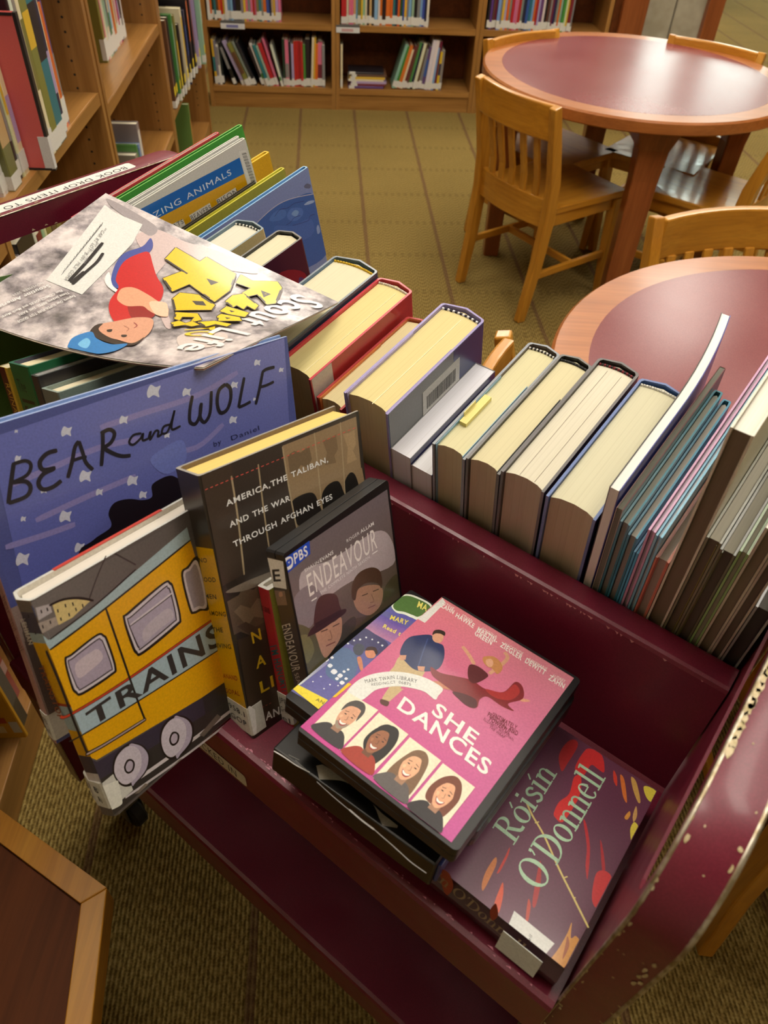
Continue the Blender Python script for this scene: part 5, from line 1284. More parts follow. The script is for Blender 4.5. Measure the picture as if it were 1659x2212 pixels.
# ------------------------------------------------------------------ wooden chairs
def make_chair():
    r = thing('wooden_chair', '', 'chair', Matrix.Identity(4), 'slat-back library chairs')
    m_ = MB(); nx, ny = 10, 8; top = []; 
    def sx(y): return .178+.012*(y+.16)/.37
    for j in range(ny+1):
        y = -.165+.375*j/ny
        for i in range(nx+1):
            q = 2*i/nx-1; x = q*sx(y); dip = .007*max(0, 1-(q*q+((y-.0)/.2)**2)); top.append((x, y, .412-dip))
    fs = [(j*(nx+1)+i, j*(nx+1)+i+1, (j+1)*(nx+1)+i+1, (j+1)*(nx+1)+i) for j in range(ny) for i in range(nx)]
    n0 = len(top); bot = [(x, y, .388) for x, y, z in top]
    fs += [tuple(n0+q for q in reversed(f)) for f in fs]
    def e(a, b2): fs.append((b2, a, a+n0, b2+n0))
    for i in range(nx): e(i, i+1); k = ny*(nx+1); e(k+i+1, k+i)
    for j in range(ny): e((j+1)*(nx+1), j*(nx+1)); e(j*(nx+1)+nx, (j+1)*(nx+1)+nx)
    m_.mesh(top+bot, fs, 'honey y'); m_.build('seat', r, bevel=.004)
    for s in (-1, 1):
        MB().sweep([(s*.176, -.215, 0), (s*.177, -.185, .2), (s*.178, -.172, .38), (s*.178, -.178, .50), (s*.178, -.205, .62), (s*.178, -.235, .742)], [(.027, .036), (.03, .042), (.03, .048), (.03, .044), (.03, .038), (.029, .030)], (1, 0, 0), 'honey z').build('rear_leg', r, bevel=.004)
        MB().sweep([(s*.176, .205, 0), (s*.172, .19, .2), (s*.168, .18, .386)], [(.028, .030), (.034, .036), (.038, .040)], (1, 0, 0), 'honey z').build('front_leg', r, bevel=.004)
        MB().sweep([(s*.176, -.19, .172), (s*.172, .192, .172)], (.016, .026), (1, 0, 0), 'honey y').build('side_stretcher', r, bevel=.003)
        MB().box((s*.165-.009, -.15, .345), (s*.165+.009, .165, .387), 'honey y').build('side_apron', r, bevel=.002)
    MB().sweep([(-.17, .01, .172), (.17, .01, .172)], (.026, .016), (0, 0, 1), 'honey x').build('cross_stretcher', r, bevel=.003)
    MB().box((-.15, .165, .345), (.15, .183, .387), 'honey x').build('front_apron', r, bevel=.002)
    arc = lambda x, y0, b2: y0-b2*(1-(x/.165)**2)
    xs2 = [-.168+.336*i/10 for i in range(11)]
    MB().sweep([(x, arc(x, -.222, .026), .690) for x in xs2], (.104, .022), (0, 0, 1), 'honey x').build('crest_rail', r, bevel=.005)
    MB().sweep([(x, arc(x, -.172, .022), .395) for x in xs2], (.098, .020), (0, 0, 1), 'honey x').build('lower_rail', r, bevel=.004)
    for x in (-.112, -.056, 0, .056, .112):
        MB().sweep([(x, arc(x, -.172, .022), .435), (x, arc(x, -.176, .023), .50), (x, arc(x, -.196, .025), .58), (x, arc(x, -.212, .026), .645)], (.026, .011), (1, 0, 0), 'honey z').build('slat', r, bevel=.003)
    return r
CH = make_chair()
def chair_at(x, y, fx, fy, label, first=[True]):
    f = Vector((fx, fy, 0)).normalized(); M = mat4(Vector((x, y, 0)), Vector((f.y, -f.x, 0)), f, UPZ)
    if first[0]: first[0] = False; CH.matrix_world = M; CH['label'] = label; return CH
    return dup(CH, M, label)
chair_at(.527, 2.790, .795, .607, 'slat-back wooden chair with its back to the camera at the far round table')
chair_at(.570, 3.205, .62, -.78, 'wooden chair at the far round table, its top showing before the middle bay')
chair_at(1.057, 3.227, -.57, -.82, 'wooden chair behind the far round table, in front of the grey screen')
chair_at(1.12, 2.83, -.80, .60, 'wooden chair right of the far round table, its shiny seat in view')
chair_at(.836, 1.580, .31, -.95, 'wooden chair between the two round tables, facing the camera')
chair_at(.385, .968, .97, -.22, 'wooden chair mostly hidden behind the books on the cart')
chair_at(.800, .625, .06, .998, 'wooden chair whose leg shows below the cart end at lower right')

# ------------------------------------------------------------------ low wooden table at the lower left corner
c0 = Vector((-.318, .317)); d1 = Vector((-.886, .464)); d2 = Vector((.18, -.98))
pA = c0+d1*.215; pD = c0+d2*.50; pB = pA+Vector((.02, -.34)); pC = pD+Vector((-.16, -.05))
poly = [c0, pA, pB, pC, pD]
cen = sum(poly, Vector((0, 0)))/5
t_ = thing('low_table', 'low wooden table with framed brown top at the lower left corner', 'table', Matrix.Translation((cen.x, cen.y, 0)))
loc = [p-cen for p in poly]
def inset(ps, dd):
    out = []; n = len(ps); ar = sum(ps[i].x*ps[(i+1) % n].y-ps[(i+1) % n].x*ps[i].y for i in range(n)); sg = 1 if ar > 0 else -1
    for i in range(n):
        a, b2, c = ps[i-1], ps[i], ps[(i+1) % n]; e1 = (b2-a).normalized(); e2 = (c-b2).normalized()
        n1 = Vector((-e1.y, e1.x))*sg; n2 = Vector((-e2.y, e2.x))*sg; bi = (n1+n2).normalized(); out.append(b2+bi*(dd/max(.2, bi.dot(n1))))
    return out
ins = inset(loc, .030); ZB = .45
for i in range(5):
    j = (i+1) % 5
    m_ = MB().prism([tuple(loc[i]), tuple(loc[j]), tuple(ins[j]), tuple(ins[i])], ZB-.045, ZB, 'honey y'); m_.build('edge_board', t_, bevel=.0015)
i2 = inset(loc, .0305); MB().prism([tuple(p) for p in i2], ZB-.03, ZB-.008, 'brown panel').build('tabletop', t_)
q = Vector((-.475, .10))-cen; MB().sweep([(q.x, q.y, .03), (q.x, q.y, ZB-.0305)], (.10, .10), (1, 0, 0), 'honey z').build('pedestal', t_, bevel=.004); MB().box((q.x-.09, q.y-.12, 0), (q.x+.07, q.y+.12, .03), 'honey y').build('foot', t_, bevel=.004)
# ------------------------------------------------------------------ the book cart
def lie_frame(u, y, w, rot=0):      # things lying on the near shelf: x along the cart, y towards the ridge, z off the shelf
    x = CE*math.cos(rot) + Y1*math.sin(rot); yy = Y1*math.cos(rot) - CE*math.sin(rot)
    return mat4(O1 + CE*u + Y1*y + Z1*w, x, yy, Z1)
UA, UB = -.777, .0365
CM = mat4(CN*VC, CE, CN, UPZ)
cart = thing('book_cart', 'maroon metal two-sided book cart with sloping shelves and arched end frames', 'book cart', CM)
yl0 = VL-VC
def prof(dz):
    p1 = (O1 + Y1*.2159); p2 = p1 + Z1*.1311
    y1, z1 = p1.dot(CN)-VC, p1.z; y2, z2 = p2.dot(CN)-VC, p2.z
    half = [(yl0+.012, ZL-.067), (yl0, ZL-.067), (yl0, ZL-.006), (yl0+.0018, ZL-.0018), (yl0+.006, ZL-.001), (y1-.004, z1+.0006), (y1, z1+.003), (y2-.0006, z2-.004), (y2+.0008, z2-.0008), (y2+.004, z2)]
    return [(a, b+dz) for a, b in half] + [(-a, b+dz) for a, b in reversed(half)]
def shelf_part(dz, nm):
    p = prof(dz); n = len(p); m_ = MB(); off = []
    for i in range(n):
        a = Vector(p[max(i-1, 0)]); b2 = Vector(p[min(i+1, n-1)]); d = (b2-a).normalized(); off.append((p[i][0]+d.y*.002, p[i][1]-d.x*.002))
    ring = p + off[::-1]
    m_.prism(ring, UA+.0015, UB-.0015, 'maroon paint', axis='x')
    return m_.build(nm, cart)
TOP = shelf_part(0, 'shelf'); shelf_part(-.372, 'shelf')
def arc_pts(cy, cz, r, a0, a1, n=8): return [(cy+r*math.cos(a0+(a1-a0)*i/n), cz+r*math.sin(a0+(a1-a0)*i/n)) for i in range(n+1)]
HY, HZ, HR = .238, 1.109, .062
outline = [(-HY, .115)] + arc_pts(-HY+HR, HZ-HR, HR, math.pi, math.pi/2, 20) + arc_pts(HY-HR, HZ-HR, HR, math.pi/2, 0, 20) + [(HY, .115)]
hr = .022; hy0, hy1, hz0, hz1 = -.214, .214, 1.020, 1.082
hole = arc_pts(hy1-hr, hz0+hr, hr, -math.pi/2, 0, 5) + arc_pts(hy1-hr, hz1-hr, hr, 0, math.pi/2, 5) + arc_pts(hy0+hr, hz1-hr, hr, math.pi/2, math.pi, 5) + arc_pts(hy0+hr, hz0+hr, hr, math.pi, 1.5*math.pi, 5)
for xe, sg, nm in ((UB, 1, 'near'), (UA, -1, 'far')):
    m_ = MB(); x0, x1 = (xe, xe+.0022*sg)
    tri = tessellate_polygon([[Vector((a, b2, 0)) for a, b2 in outline], [Vector((a, b2, 0)) for a, b2 in hole]]); allp = outline + hole
    for t in tri:
        for x in (x0, x1): m_.face([(x, allp[q][0], allp[q][1]) for q in t], 'maroon paint')
    for i in range(len(hole)):
        a, b2 = hole[i], hole[(i+1) % len(hole)]; m_.face([(x0, *a), (x0, *b2), (x1, *b2), (x1, *a)], 'maroon paint')
    ep = m_.build('end_panel', cart)
    rw = .027
    path = [(xe+sg*rw/2, a, b2) for a, b2 in outline]
    MB().sweep(path, (rw, .0026), (1, 0, 0), 'maroon paint').build('rim', ep, bevel=.0006, smooth=True)
    rnd = random.Random(4 if sg > 0 else 9)
    for kx, rr in ((0, .0016), (rw, .0018)):
        MB().tube([(xe+sg*kx, a, b2) for a, b2 in outline], rr if sg > 0 else .0009, 'worn metal', seg=6).build('worn_edge', ep, smooth=True)
    # paint chips on the rim: small ragged patches
    ch = MB()
    dens = [outline[0]]
    for i in range(len(outline)-1):
        a, b2 = Vector(outline[i]), Vector(outline[i+1]); k = max(1, int((b2-a).length/.006))
        dens += [tuple(a.lerp(b2, (j+1)/k)) for j in range(k)]
    def chip(i, off, r1, r2):
        a = Vector(dens[max(0, i-1)]); b2 = Vector(dens[min(len(dens)-1, i+1)]); tdir = (b2-a).normalized(); nrm = Vector((-tdir.y, tdir.x)); p = Vector(dens[i])+nrm*.0017
        q = []
        for j in range(9):
            an = j*2*math.pi/9; rad = rnd.uniform(.55, 1.2); s_ = math.cos(an)*r1*rad; x = off+math.sin(an)*r2*rad
            x = min(max(x, 0), rw); pp2 = p+tdir*s_; q.append((xe+sg*x, pp2.x, pp2.y))
        ch.face(q, 'chipped primer')
    n_ = len(dens)
    if sg > 0:
        lo = 100; hi = n_-20
        for _ in range(70): chip(rnd.randint(lo, hi) if _ % 3 else rnd.randint(lo, lo+70), rnd.choice([rnd.uniform(0, .003), rnd.uniform(.0235, rw)]), rnd.uniform(.0008, .0035), rnd.uniform(.0006, .0016))
        for i0, off in ((148, .021), (149, .0225), (150, .0205), (152, .022), (146, .0215), (147, .0235)): chip(min(i0, n_-2), off, .0035, .0012)
        for i0 in range(178, min(196, n_-1)): chip(i0, .0015, .005, .0022)
        for _ in range(26): chip(rnd.randint(lo, hi), rnd.uniform(.004, .024), rnd.uniform(.0004, .0009), rnd.uniform(.0004, .0009))
    else:
        for _ in range(60): chip(rnd.randint(100, n_-100), rnd.uniform(0, .002), rnd.uniform(.0006, .003), rnd.uniform(.0004, .0012))
        for _ in range(8): chip(rnd.randint(100, n_-100), rnd.uniform(.003, .024), .0006, .0005)
    ch.build('paint_chip', ep)['kind'] = 'stuff'
    if sg < 0:
        hc = MB(); rr2 = random.Random(2)
        for _ in range(40):
            y = rr2.uniform(-.2, .2); z = hz1+rr2.uniform(-.0005, .003); hc.face([(UA+.0004, y+rr2.uniform(-.003, 0), z), (UA+.0004, y+rr2.uniform(.001, .004), z), (UA+.0004, y+.0005, z+rr2.uniform(.0008, .003))], 'chipped primer')
        hc.build('paint_chip', ep)['kind'] = 'stuff'
# worn places along the lip; flecks painting a bright highlight on the ridge edge
wr = MB(); rnd = random.Random(12)
SCUFF = (196, 118, 138)
for _ in range(70):
    u = rnd.choice([rnd.uniform(-.36, -.20), rnd.uniform(-.36, .03)]); y = yl0+rnd.uniform(.004, .007); l_ = rnd.uniform(.001, .006)
    wr.face([(u, y, ZL-.0006), (u+l_, y-.0004, ZL-.0005), (u+l_*.7, y+rnd.uniform(.0004, .0014), ZL-.0006)], 'satin paint', SCUFF)
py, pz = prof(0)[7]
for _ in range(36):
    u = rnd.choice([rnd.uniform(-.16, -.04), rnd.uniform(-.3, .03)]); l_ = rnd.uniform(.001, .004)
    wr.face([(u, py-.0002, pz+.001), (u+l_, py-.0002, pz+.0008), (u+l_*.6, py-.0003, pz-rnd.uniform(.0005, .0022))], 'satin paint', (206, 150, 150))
wr.build('scuff_and_highlight', TOP)['kind'] = 'stuff'
for x in (UA+.07, UB-.06):
    for y in (-.2, .2):
        m_ = MB(); m_.box((x-.025, y-.02, .088), (x+.025, y+.02, .113), 'steel'); m_.box((x-.021, y-.019, .03), (x+.021, y-.015, .09), 'steel'); m_.box((x-.021, y+.015, .03), (x+.021, y+.019, .09), 'steel')
        cs = m_.build('caster', cart, bevel=.002)
        MB().lathe([(.0, -.013), (.036, -.013), (.0405, -.009), (.0405, .009), (.036, .013), (0, .013)], 'black rubber', seg=28).build('wheel', cs, Matrix.Translation((x, y, .0408)) @ Matrix.Rotation(math.pi/2, 4, 'X'), smooth=False)
# label strips
lb = MB(); yf = yl0-.0004
lb.face([(-.72, yf, ZL-.062), (-.2535, yf, ZL-.062), (-.2515, yf, ZL-.060), (-.2515, yf, ZL-.044), (-.2535, yf, ZL-.042), (-.72, yf, ZL-.042)], 'matte print', (204, 198, 180))
lb.art([('t', 'BOOK DROP ITEMS TO BE CHECKED IN', (26, 24, 24), 0, [[-4700, 8290], [-2635, 8290], [-4700, 8405]])], lambda x, y, h: (x, yf-h, y), 'matte print')
lb.build('label_strip', TOP)
lb = MB(); zt_ = HZ+.0016
lb.face([(UA-.0045, .128, zt_), (UA-.0065, .131, zt_), (UA-.0195, .131, zt_), (UA-.0215, .128, zt_), (UA-.0215, -.19, zt_), (UA-.0045, -.19, zt_)], 'matte print', (214, 214, 210))
lb.art([('t', 'BOOK DROP ITEMS TO BE CHECKED IN', (26, 24, 24), 0, [[-7915, 1200], [-7915, -1560], [-7835, 1200]])], lambda x, y, h: (x, y, zt_+h), 'matte print')
lb.build('label_strip', cart)

# ------------------------------------------------------------------ books and cases on the cart
def hardback(label, M, W, H, T, col, group=None, spine=None, back=None, pages=(222, 212, 170), top=None, edge=(170, 166, 160), b=.0024, over=.0035, head=None, rounded=True, inner=(206, 200, 186), flap=None, cat='book', name='book'):
    r = thing(name, label, cat, M, group)
    spine = spine or col; back = back or col
    g = min(.006, T*.22); bu = T*.10 if rounded else 0
    out = [(W, 0), (.004, 0)]
    sp = [(.0014, g*.25), (0, g), (-bu, T*.5), (0, T-g), (.0014, T-g*.25)] if rounded else [(.0008, .0004), (0, .0016), (0, T-.0016), (.0008, T-.0004)]
    inn = [(W, T-b), (.005, T-b), (b*1.0, T-b-g*.3), (b-bu, T*.5), (b*1.0, b+g*.3), (.005, b), (W, b)]
    poly = out + sp + [(.004, T), (W, T)] + inn
    nS = len(sp)
    cols = [col, col] + [spine]*(nS-1) + [back, back] + [edge] + [inner]*6 + [edge]
    cv = MB().prism(poly, 0, H, 'glossy print', col, side_cols=cols[:len(poly)], cap_col=edge)  # lighter cap edges paint in the glint of plastic jackets
    cover = cv.build('cover', r)
    pg = MB(); x1 = W-over; y0, y1 = b+.0003, T-b-.0003; rd = min(.004, T*.12) if rounded else 0
    fe = [(x1, y0), (x1-rd*.7, y0+(y1-y0)*.2), (x1-rd, (y0+y1)/2), (x1-rd*.7, y0+(y1-y0)*.8), (x1, y1)]
    pb = [(.005, y0)] + fe + [(.005, y1), (b+.001-bu*.8, (y0+y1)/2)]
    tp = top or pages
    pg.prism(pb, over, H-over, 'book pages', pages, cap_col=tp); pg.build('page_block', r)
    if head:
        hb = MB(); n = 16
        for i in range(n):
            ya, yb = y0+(y1-y0)*(i+.1)/n, y0+(y1-y0)*(i+.9)/n; xx = .0062-bu*.6*(1-((i+.5)/n*2-1)**2)
            hb.tube([(xx, ya, H-over+.0005), (xx, yb, H-over+.0005)], .0014, 'matte print', head[i % 2], seg=6)
        hb.build('headband', r)
    if flap:
        for (yy, z0, z1, fc) in flap: MB().box((W*.35, yy, z0*H), (W-.001, yy+.0006, z1*H), 'glossy print', fc).build('jacket_flap', r)
    r['_dims'] = 0; del r['_dims']
    return r
def paperback(label, M, W, H, T, col, group=None, spine=None, pages=(214, 208, 190), back=None, cat='book', name='book'):
    r = thing(name, label, cat, M, group); b = .0006
    MB().prism([(W, 0), (0, 0), (0, T), (W, T), (W, T-b), (b, T-b), (b, b), (W, b)], 0, H, 'glossy print', col, side_cols=[col, spine or col, back or col] + [(170, 166, 160)]*5, cap_col=col).build('cover', r)
    MB().box((b, b+.0001, .0006), (W-.0008, T-b-.0001, H-.0006), 'book pages', pages).build('page_block', r)
    return r
FRONT = lambda x, z, h: (x, -h, z)
def spine_fn(T): return lambda x, z, h: (-h, T-x, z)
def add_art(r, key, fn, part='cover_art', clip=None, base=.00015, mat='glossy print', gain=1.0): MB().art(ART[key], fn, mat, clip=clip, base=base, gain=gain).build(part, r)
def call_label(r, T, z0, z1, wrap=.02, col=(214, 214, 208), lines=(), bu=0.0, name='call_number_label'):
    m_ = MB().prism([(wrap, -.0005), (.001, -.0005), (-.0005, .001), (-.0005-bu, T*.5), (-.0005, T-.001), (.001, T+.0005), (wrap*.4, T+.0005), (wrap*.4, T+.0001), (.001, T+.0001), (-.0001, T*.5), (.001, -.0001), (wrap, -.0001)], z0, z1, 'matte print', col)
    for i, tx in enumerate(lines):
        zz = z1-.010-.010*i
        m_.art([('t', tx, (50, 50, 54), 0, [[int(T*1500), int(zz*1e4)], [int(T*8500), int(zz*1e4)], [int(T*1500), int(zz*1e4)+55]])], lambda x, z, h: (-.0008-bu*.6-h, T-x, z), 'matte print')
    m_.build(name, r)
GN = 'books standing on the near side of the cart'
# near side, from the camera end backwards
NG = hardback('dark hardback about war with yellow spine lettering, leaning on the blue picture book', near_frame(-.253, .0158, 0, .0929, .3091), .160, .237, .030, (52, 46, 40), GN, (60, 52, 46), (52, 46, 40), (214, 190, 116), (214, 188, 112), (150, 146, 138), rounded=False, inner=(120, 100, 76))
add_art(NG, 'ngm', FRONT, clip=(.0006, .0006, .1594, .2364), gain=1.2); add_art(NG, 'nspine', spine_fn(.030), 'spine_lettering', clip=(.001, .022, .029, .236))
call_label(NG, .030, .004, .032, .0142, lines=('958.1', 'GOP'))
TR = hardback('yellow picture book with a train on its cover, hanging over the cart edge', near_frame(-.279, -.101, 0, -.022, .288, -.015), .205, .194, .0215, (100, 94, 92), GN, (226, 170, 30), (180, 70, 50), (206, 200, 190), None, (196, 196, 190), rounded=True, over=.004)
add_art(TR, 'train', FRONT, clip=(.0006, .0006, .2044, .1934), gain=1.08)
def bands(r, T, rows, bu=0, part='spine_art'):
    m_ = MB()
    for z0, z1, c in rows:
        for (xa, ya), (xb, yb) in (((.004, -.0002), (.0012, .0014)), ((.0012, .0014), (-.0003, T*.22)), ((-.0003, T*.22), (-bu-.0003, T*.5)), ((-bu-.0003, T*.5), (-.0003, T*.78)), ((-.0003, T*.78), (.0012, T-.0014)), ((.0012, T-.0014), (.004, T+.0002))):
            m_.face([(xb, yb, z0), (xa, ya, z0), (xa, ya, z1), (xb, yb, z1)], 'glossy print', c)
    return m_.build(part, r)
bands(TR, .0215, [(.0, .034, (100, 94, 92)), (.034, .044, (206, 200, 206)), (.044, .061, (58, 52, 68)), (.061, .085, (226, 172, 20)), (.085, .107, (164, 186, 198)), (.107, .1095, (170, 60, 40)), (.1095, .161, (226, 172, 20)), (.161, .1686, (164, 184, 192)), (.1686, .185, (70, 70, 92)), (.185, .194, (112, 106, 104))], .0021)
MB().art(ART['tspine'], lambda x, z, h: (-.0028-h, .0215-x-.0075, z)).build('spine_lettering', TR)
call_label(TR, .0215, .010, .036, .020, lines=('JPB', 'Leh'), bu=.0024)
MB().box((.030, .0188, .1938), (.120, .0217, .1945), 'glossy print', (190, 66, 48)).build('back_cover_edge', TR)
BE = hardback('wide blue picture book with night sky, snowflakes and a black bear shape', near_frame(-.362, -.092, 0, .086, .26, -.004), .2825, .2595, .0115, (84, 94, 160), GN, (176, 136, 136), (84, 94, 160), (214, 210, 206), None, (150, 170, 214), rounded=False, b=.0026, inner=(120, 150, 206))
add_art(BE, 'bear', FRONT, clip=(.0006, .0006, .2819, .2589), gain=1.2); MB().art(ART['bspine'], spine_fn(.0115)).build('spine_lettering', BE)
m_ = MB()
for i in range(46):
    x = .0012+.0002*(i % 3); m_.face([(.002+i*.0007, -.0009, .03), (.0024+i*.0007, -.0009, .03), (.0024+i*.0007, -.0009, .10+.02*((i*7) % 5)/5), (.002+i*.0007, -.0009, .10+.02*((i*7) % 5)/5)], 'glossy print', (60, 54, 54))
m_.face([(.0005, -.0007, .03), (.034, -.0007, .03), (.034, -.0007, .13), (.0005, -.0007, .13)], 'glossy print', (150, 132, 126)); m_.build('bark_art', BE)
call_label(BE, .0115, .004, .030, .024, lines=('JPB', 'Sal'))
HU = hardback('small red and yellow board book standing behind the disc case with a hat', near_frame(-.237, .047, 0, .04, .294), .125, .138, .0135, (186, 180, 84), GN, (186, 40, 52), (186, 40, 52), (226, 222, 208), (226, 222, 212), (230, 228, 220), rounded=False, b=.003)
MB().art(ART['hspine'], spine_fn(.0135), clip=(.0006, .0, .0129, .137)).build('spine_lettering', HU)
call_label(HU, .0135, .003, .034, .004, lines=('JPB', 'Grav', 'el'))
m_ = MB().art([('s', (60, 50, 40), [[90, 1060], [140, 1090], [190, 1020], [160, 900], [100, 930]]), ('s', (214, 208, 120), [[105, 1045], [140, 1070], [175, 1015], [150, 920], [110, 945]])], FRONT); m_.build('cover_art', HU)

def disc_case(label, M, W, H, T, group, insert=None, ins_cols=None, name='disc_case', rounded=.004, spine_insert=None):
    # local x from the spine, y up the cover, z out of the cover
    r = thing(name, label, 'disc case', M, group); K = (22, 22, 24)
    rr = rounded
    poly = [(.0015, 0), (W-rr, 0)] + [(W-rr+rr*math.sin(a*math.pi/10), rr-rr*math.cos(a*math.pi/10)) for a in range(1, 6)] + [(W-rr+rr*math.cos(a*math.pi/10), H-rr+rr*math.sin(a*math.pi/10)) for a in range(0, 6)] + [(.0015, H), (0, H-.0015), (0, .0015)]
    for z0, z1, nm in ((0, T*.48, 'tray'), (T*.52, T, 'lid')): MB().prism(poly, z0, z1, 'case plastic', K).build(nm, r, bevel=.0012)
    ins = [(q[0]*.985+.0008, q[1]*.97+H*.015) for q in poly]
    MB().prism(ins, T*.475, T*.525, 'case plastic', (12, 12, 13)).build('seam', r)
    MB().box((-.0003, .006, .001), (.0, H-.006, T-.001), 'glossy print', spine_insert or K).build('spine_insert', r)
    return r
GD = 'disc cases on the near side of the cart'
def stand(M, T): return M @ Matrix(((1, 0, 0, 0), (0, 0, -1, T), (0, 1, 0, 0), (0, 0, 0, 1)))
TOPF = lambda T: (lambda x, y, h: (x, y, T+h))
EV = disc_case('standing disc case showing a man in a brown hat on a grey cover', stand(near_frame(-.2043, .0469, 0, -.0416, .3092), .0175), .1335, .190, .0175, GD, spine_insert=(66, 54, 48))
MB().art(ART['endv'], TOPF(.0175), clip=(.0008, .004, .1300, .1865), base=.0003, gain=1.28).build('cover_art', EV)
MB().art(ART['espine'], lambda x, z, h: (-.0003-h, z, x-.0004), clip=(.0012, .004, .0168, .187), gain=1.15).build('spine_art', EV)
# the stack lying at the camera end of the near shelf
RO = hardback('purple and red hardback lying flat at the camera end of the cart shelf', mat4(O1+CE*.029+Y1*.012+Z1*.0305, Y1, -Z1, -CE), .1725, .234, .0300, (94, 50, 72), GN, (70, 40, 48), (94, 50, 72), (210, 200, 170), None, (120, 70, 90), rounded=True, b=.0022)
add_art(RO, 'rois', FRONT, clip=(.0006, .0006, .1719, .2334), gain=1.05); MB().art(ART['rspine'], lambda x, y, h: (-.0034-h, .0305-y, .234-x)).build('spine_lettering', RO)
MB().box((-.0042, .0030, .0132), (-.0036, .0268, .0432), 'matte print', (204, 206, 202)).build('call_number_label', RO)
SC_ = thing('slipcase', 'glossy black box set slipcase under the stack of disc cases', 'slipcase', lie_frame(-.2105, -.010, .0307, .05), GD)
m_ = MB().box((0, 0, 0), (.142, .185, .0278), 'case plastic', (16, 16, 17)); m_.build('box', SC_, bevel=.0016)
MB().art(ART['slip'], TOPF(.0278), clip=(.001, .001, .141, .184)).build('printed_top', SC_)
MB().box((.142, .004, .003), (.1445, .18, .024), 'glossy print', (48, 60, 130)).build('end_flap', SC_, bevel=.0006)
MA = disc_case('audiobook case with blue river scene and yellow band, second from top of stack', lie_frame(-.2275, .019, .0590), .170, .166, .0172, GD, spine_insert=(200, 206, 200), rounded=.010)
MB().art(ART['mary'], TOPF(.0172), clip=(.0002, .001, .150, .165), base=.0003).build('cover_art', MA)
PK = disc_case('pink disc case with four smiling portraits, topmost of the stack', lie_frame(-.1937, -.0057, .0766, .0057), .135, .190, .0150, GD, spine_insert=(206, 110, 140))
MB().art(ART['pink'], TOPF(.0150), clip=(.0002, .003, .1295, .1868), base=.0003, gain=.96).build('cover_art', PK)

# behind the blue picture book, under the magazine
IS = hardback('green hardback with dark spine lettering between two books under the magazine', near_frame(-.4906, .035, 0, 0, .26), .15, .2195, .032, (30, 96, 58), GN, (34, 110, 66), (30, 90, 56), (216, 206, 178), (222, 212, 180), (60, 110, 90), rounded=False, inner=(52, 56, 84))
MB().art([('t', 'The', (20, 40, 34), 0, [[60, 1950], [180, 1950], [60, 2060]]), ('t', 'ISAAC', (20, 40, 34), 1, [[60, 1880], [60, 1200], [260, 1880]])], spine_fn(.032)).build('spine_lettering', IS)
B8 = hardback('black hardback with blue figure eights on its top, under the magazine', near_frame(-.4785, .035, 0, 0, .26), .15, .216, .0118, (30, 28, 32), GN, (60, 58, 58), None, (60, 110, 170), (58, 110, 176), (70, 70, 70), rounded=False)
MB().art([('t', '8', (20, 24, 40), 1, [[a, 36], [a+90, 36], [a, 80]]) for a in (150, 300, 450)], lambda x, y, h: (x, y, .216-.0035+h)).build('top_lettering', B8)
MB().art([('t', 'THE 80', (190, 186, 180), 0, [[20, 1850], [20, 1500], [90, 1850]])], spine_fn(.0118)).build('spine_lettering', B8)
GR = hardback('grey-green hardback with pale lettering just behind the blue picture book', near_frame(-.452, .035, 0, 0, .26), .15, .213, .0262, (112, 128, 120), GN, (120, 132, 126), None, (216, 206, 180), (224, 214, 186), (140, 156, 148), rounded=False, inner=(120, 136, 130))
MB().art([('t', '\u201cQuiet, careful', (206, 212, 206), 0, [[330, 1900], [900, 1900], [330, 1990]])], FRONT).build('cover_lettering', GR)
RA_ = paperback('thin brown-red paperback with yellow edge and yellow spine lettering', near_frame(-.5262, .034, 0, 0, .26), .14, .205, .0150, (206, 176, 60), GN, (74, 30, 28), (206, 198, 170))
MB().art([('t', 'RAINA TELGEMEIER', (206, 170, 70), 0, [[30, 1900], [30, 1050], [95, 1900]])], spine_fn(.0150)).build('spine_lettering', RA_)
MB().box((-.0004, 0, 0), (.0, .004, .205), 'glossy print', (210, 180, 60)).build('spine_edge', RA_)
GB = hardback('large green-edged hardback under the left edge of the magazine', near_frame(-.600, .045, 0, 0, .26), .165, .248, .026, (70, 100, 50), GN, (70, 100, 50), None, (206, 198, 170), (212, 206, 180), (110, 140, 80), rounded=False)
# ------------------------------------------------------------------ far side of the cart: fore edges face the ridge
GF = 'books standing on the far side of the cart'
DD = .2135
def far_hard(label, u, T, H, yb, col, lean=0, yaw=0, **k):
    # u: left face at the shelf ; the book reaches from yb to the ridge
    return hardback(label, far_frame(u, yb, 0, yaw, lean), DD-yb, H, T, col, GF, **k)
DOT = ((226, 224, 232), (30, 26, 48)); DK = (44, 44, 44); CREAM = (222, 210, 158)
F1 = far_hard('thick red hardback with barcode and split yellowed page block beside the magazine', -.4385, .0440, .204, .052, (190, 44, 56), back=(176, 50, 48), pages=(210, 192, 140), top=(214, 200, 142), head=((214, 206, 190), (200, 190, 176)), edge=(190, 50, 66), inner=(206, 60, 74), spine=(180, 52, 66))
m_ = MB().box((.02, .0438, .150), (.082, .0442, .178), 'matte print', (206, 196, 186)); rnd = random.Random(3)
x = .026
while x < .076:
    wd = rnd.choice((.0004, .0007, .001)); m_.box((x, .0443, .154), (x+wd, .0444, .166), 'matte print', (40, 36, 36)); x += wd+rnd.choice((.0005, .0008))
m_.art([('t', 'MARK TWAIN LIBRARY', (40, 36, 36), 0, [[780, 1760], [240, 1760], [780, 1735]])], lambda x, z, h: (x, .0443+h, z)).build('barcode_label', F1)
MB().box((DD-.052-.030, .0438, .02), (DD-.052-.0015, .0441, .2035), 'glossy print', (196, 186, 172)).build('jacket_flap', F1)
